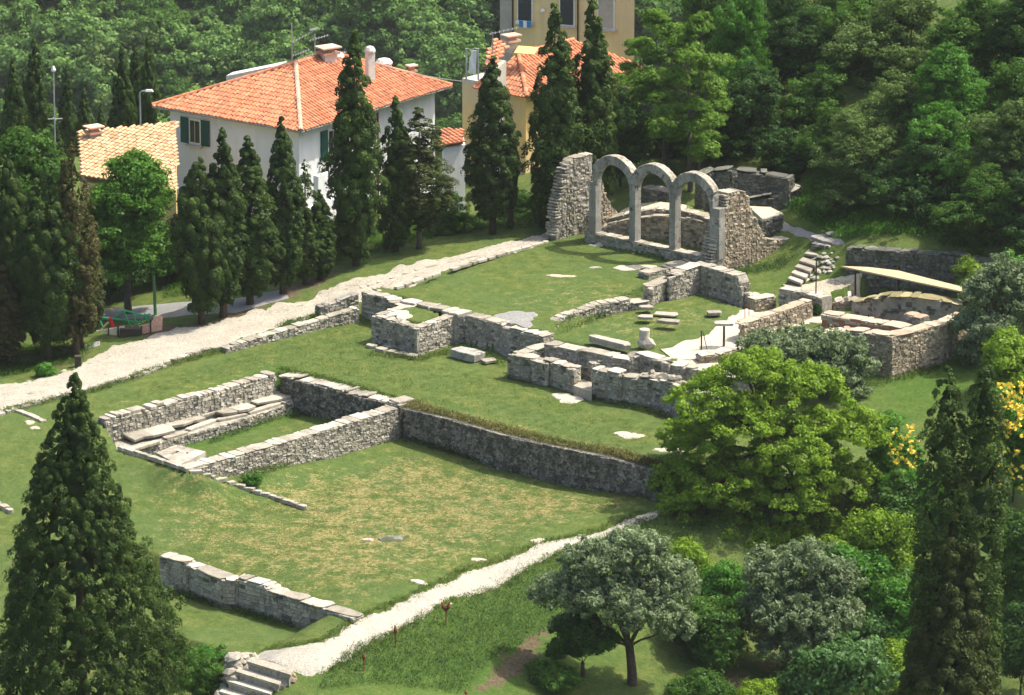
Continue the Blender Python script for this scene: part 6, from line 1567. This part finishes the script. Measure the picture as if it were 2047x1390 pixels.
# ------------------------------------------------------------------ playground
g0=G(250,668)
sw=thing('swing_frame','green tubular swing frame of the playground','playground',tuple(g0))
def PXP(px,py,dy): return WY(px,py,g0[1]+dy)-g0
segs=[((197,634),(206,656),0),((197,634),(285,645),.2),((246,620),(262,655),0),((246,620),(290,632),0),((265,628),(277,654),0),((246,620),(232,636),.8),((290,632),(298,646),0),((300,628),(272,648),.5),((306,636),(288,628),.3)]
for (a1,b1),(a2,b2),dy in segs:
    mb=MB(); mb.tube([PXP(a1,b1,dy),PXP(a2,b2,dy)],.045,6); link('tube',mb.mesh('tube','green_paint'),sw,local=True)
rd=thing('slide','small red and yellow slide at the left of the playground','slide',tuple(g0+np.array([-1.0,0,0])))
pl=np.array(rd.location); mb=MB(); A=[WY(217,635,g0[1]),WY(222,634,g0[1]),WY(230,655,g0[1]-.2),WY(223,656,g0[1]-.2)]; mb.add([p-pl for p in A]+[p-pl+np.array([0,.08,0]) for p in A],[(0,1,2,3),(7,6,5,4),(0,4,5,1),(1,5,6,2),(2,6,7,3),(3,7,4,0)]); link('red_panel',mb.mesh('red_panel','red_paint'),rd,local=True)
mb=MB(); mb.tube([WY(217,644,g0[1])-pl,WY(203,658,g0[1])-pl],.05,6); link('yellow_rail',mb.mesh('yellow_rail','yellow_sheet'),rd,local=True)
def panel(label,P,mat,Y0,th_=.06,name='fence_panel',posts=()):
    th=thing(name,label,'fence',tuple(WY(P[0][0],P[0][1],Y0))); pl=np.array(th.location); A=[WY(x,y,Y0) for x,y in P]; n=len(A)
    mb=MB(); mb.add([p-pl for p in A]+[p-pl+np.array([0,th_,0]) for p in A],[tuple(range(n)),tuple(range(2*n-1,n-1,-1))]+[(i,i+n,(i+1)%n+n,(i+1)%n) for i in range(n)]); link('panel',mb.mesh('panel',mat),th,local=True)
    for x,y0,y1 in posts:
        mb=MB(); mb.tube([WY(x,y0,Y0-.05)-pl,WY(x,y1,Y0-.05)-pl],.035,5); link('post',mb.mesh('post','dark_post'),th,local=True)
Yp=G(240,674)[1]
panel('cream wedge-shaped board along the playground edge',[(192,662),(249,652),(248,673),(215,668)],'panel_cream',Yp,posts=((217,656,670),(236,652,673)))
Yp2=G(300,668)[1]
panel('pinkish board at the right of the playground with leaning sticks',[(278,652),(302,646),(308,634),(325,632),(324,660),(278,670)],'panel_pink',Yp2,posts=((301,640,667),(283,652,670)))
mb=MB(); c=G(262,672); mb.box((0,0,.18),(1.0,.5,.42)); tag(link('dark_bench',mb.mesh('dark_bench','dark_post'),loc=tuple(c)),'dark timber box in the gap between the two playground boards','bench')
lb_=G(152,735); mb=MB(); mb.box((0,0,.25),(.3,.3,.6)); tag(link('litter_bin',mb.mesh('litter_bin','dark_post'),loc=(lb_[0]+.1,lb_[1],lb_[2])),'small dark litter bin at the foot of the left cypress','bin')

# ------------------------------------------------------------------ far wooded hillside
def far_wood():
    hid=bpy.data.collections.new('far_tree_kinds')
    for i in range(5):
        m_=['far_leaf','far_leaf','mid_leaf','far_leaf','dull_leaf'][i]
        cr,tk=broad_tree(700+i,lobes_round(90+i,7,7.5,10,.12),24000,m_,leaf=.115,clump=.55,flat=.75,trunk_h=1.5,trunk_r=.15,twigs=0,per=34,tri=True)
        o=bpy.data.objects.new('far_tree',cr); hid.objects.link(o)
    r=np.random.default_rng(5); n=7600; P=np.c_[r.uniform(-280,230,n),r.uniform(175,650,n)]; P=P[(P[:,1]>335)|(np.abs(P[:,0]-10)>55)|(P[:,1]>210)]; z=height(P[:,0],P[:,1])
    sc=r.uniform(.8,1.9,len(P)); me=bpy.data.meshes.new('wood'); me.vertices.add(len(P)); me.vertices.foreach_set('co',np.c_[P,z-.6].astype(np.float32).ravel()); me.update()
    a=me.attributes.new('sc','FLOAT','POINT'); a.data.foreach_set('value',sc.astype(np.float32)); b=me.attributes.new('rot','FLOAT','POINT'); b.data.foreach_set('value',r.uniform(0,6.28,len(P)).astype(np.float32))
    o=bpy.data.objects.new('far_wood',me); COL.objects.link(o); o['kind']='stuff'
    ng=bpy.data.node_groups.new('scatter','GeometryNodeTree'); ng.interface.new_socket('Geometry',in_out='INPUT',socket_type='NodeSocketGeometry'); ng.interface.new_socket('Geometry',in_out='OUTPUT',socket_type='NodeSocketGeometry')
    N=ng.nodes; gi=N.new('NodeGroupInput'); go=N.new('NodeGroupOutput'); ip=N.new('GeometryNodeInstanceOnPoints'); ci=N.new('GeometryNodeCollectionInfo'); ci.inputs[0].default_value=hid; ci.inputs[1].default_value=True; ci.inputs[2].default_value=True
    na=N.new('GeometryNodeInputNamedAttribute'); na.data_type='FLOAT'; na.inputs[0].default_value='sc'; nb=N.new('GeometryNodeInputNamedAttribute'); nb.data_type='FLOAT'; nb.inputs[0].default_value='rot'
    cx=N.new('ShaderNodeCombineXYZ'); m2p=N.new('GeometryNodeMeshToPoints'); l=ng.links.new
    l(gi.outputs[0],m2p.inputs[0]); l(m2p.outputs[0],ip.inputs['Points']); l(ci.outputs[0],ip.inputs['Instance']); ip.inputs['Pick Instance'].default_value=True
    l(nb.outputs[0],cx.inputs[2]); l(cx.outputs[0],ip.inputs['Rotation']); l(na.outputs[0],ip.inputs['Scale']); l(ip.outputs[0],go.inputs[0])
    md=o.modifiers.new('scatter','NODES'); md.node_group=ng
far_wood()

# ------------------------------------------------------------------ grasses and weeds
scatter_leaves('grass_tufts',in_px([(700,1300),(870,1235),(1060,1140),(1290,1045),(1420,1000),(1420,1150),(1200,1290),(1100,1262),(985,1325),(930,1388),(640,1388)]),9000,'rough_grass_leaf',.032,.20,901,per=9,spread=.10)
scatter_leaves('grass_tufts',in_px([(0,900),(215,812),(550,735),(800,790),(1300,915),(1300,860),(1000,760),(740,712),(700,640),(300,770)]),5000,'grass_leaf',.02,.05,902,per=6,spread=.08)
scatter_leaves('grass_tufts',in_px([(290,930),(600,1020),(800,905),(1290,980),(1050,1085),(850,1170),(700,1215),(340,1105)]),5000,'dry_grass_leaf',.02,.04,903,per=6,spread=.08)
scatter_leaves('grass_tufts',along_px([(806,812),(900,835),(1000,864),(1120,892),(1220,912),(1305,938)],.20),4200,'dry_grass_leaf',.035,.14,904,per=9,spread=.13)
scatter_leaves('grass_tufts',along_px([(560,746),(640,765),(730,788),(800,803)],.14),700,'grass_leaf',.03,.14,905,per=9,spread=.08)
for i,(ln,w_,n_) in enumerate([([(815,882),(1000,935),(1170,968),(1300,962)],.14,700),([(480,968),(640,915),(795,872)],.14,450),([(420,890),(560,835),(640,820)],.1,200),([(745,712),(835,722),(930,700),(1010,735)],.12,350),([(1016,756),(1140,775),(1185,795),(1340,838)],.13,500),
     ([(340,1185),(580,1258)],.13,350),([(1110,665),(1200,636),(1290,610),(1400,592),(1510,620)],.1,400),([(1180,476),(1300,506),(1410,536)],.15,300),([(1430,556),(1590,512)],.25,400),([(0,830),(200,782),(340,734),(460,700)],.12,500),([(560,655),(700,618)],.1,200),([(1640,770),(1760,770),(1880,735)],.2,300)]):
    scatter_leaves('weeds',along_px(ln,w_),n_,'grass_leaf' if i%2 else 'rough_grass_leaf',.030,.20,910+i,per=12,spread=.09)
for ln in ([(520,1298),(590,1294),(640,1283),(720,1236),(850,1178),(930,1143),(1050,1103),(1180,1066),(1290,1025)],[(640,1354),(690,1327),(760,1288),(870,1224),(960,1192),(1040,1152),(1190,1087),(1290,1042)]):
    scatter_leaves('grass_tufts',along_px(ln,.12),900,'grass_leaf',.028,.10,960,per=10,spread=.09)
scatter_leaves('undergrowth',in_px([(1570,410),(1690,485),(1985,500),(2047,500),(2047,380),(1800,340),(1640,360)]),9000,'bright_leaf',.045,.30,930,per=8,spread=.16)
scatter_leaves('undergrowth',in_px([(1700,600),(1900,575),(1950,600),(1700,580),(1640,570)]),900,'grass_leaf',.035,.15,931,per=8,spread=.1)
scatter_leaves('undergrowth',in_px([(330,600),(600,560),(900,470),(1100,455),(1100,430),(900,440),(600,500),(330,560)]),5000,'mid_leaf',.04,.25,932,per=8,spread=.14)
scatter_leaves('undergrowth',in_px([(0,700),(100,690),(190,690),(160,725),(0,760)]),1500,'mid_leaf',.035,.15,933,per=8,spread=.1)

# ------------------------------------------------------------------ air
hm,ht=newmat('haze_air'); pv=ht.nodes.new('ShaderNodeVolumePrincipled'); pv.inputs['Color'].default_value=(.86,.93,.90,1); pv.inputs['Density'].default_value=.00006; pv.inputs['Anisotropy'].default_value=.2
ho=ht.nodes.new('ShaderNodeOutputMaterial'); ht.links.new(pv.outputs[0],ho.inputs['Volume'])
zs=Vt[:,2]; 
mb=MB(); mb.box((0,500,0),(2200,2200,1)); 
z0=float(zs.min())-1.5; z1=max(float(zs.max()),CAM[2])+3
mb=MB(); mb.box((0,450,(z0+z1)/2),(2400,2400,z1-z0)); hz=link('haze',mb.mesh('haze','haze_air')); hz['kind']='stuff'
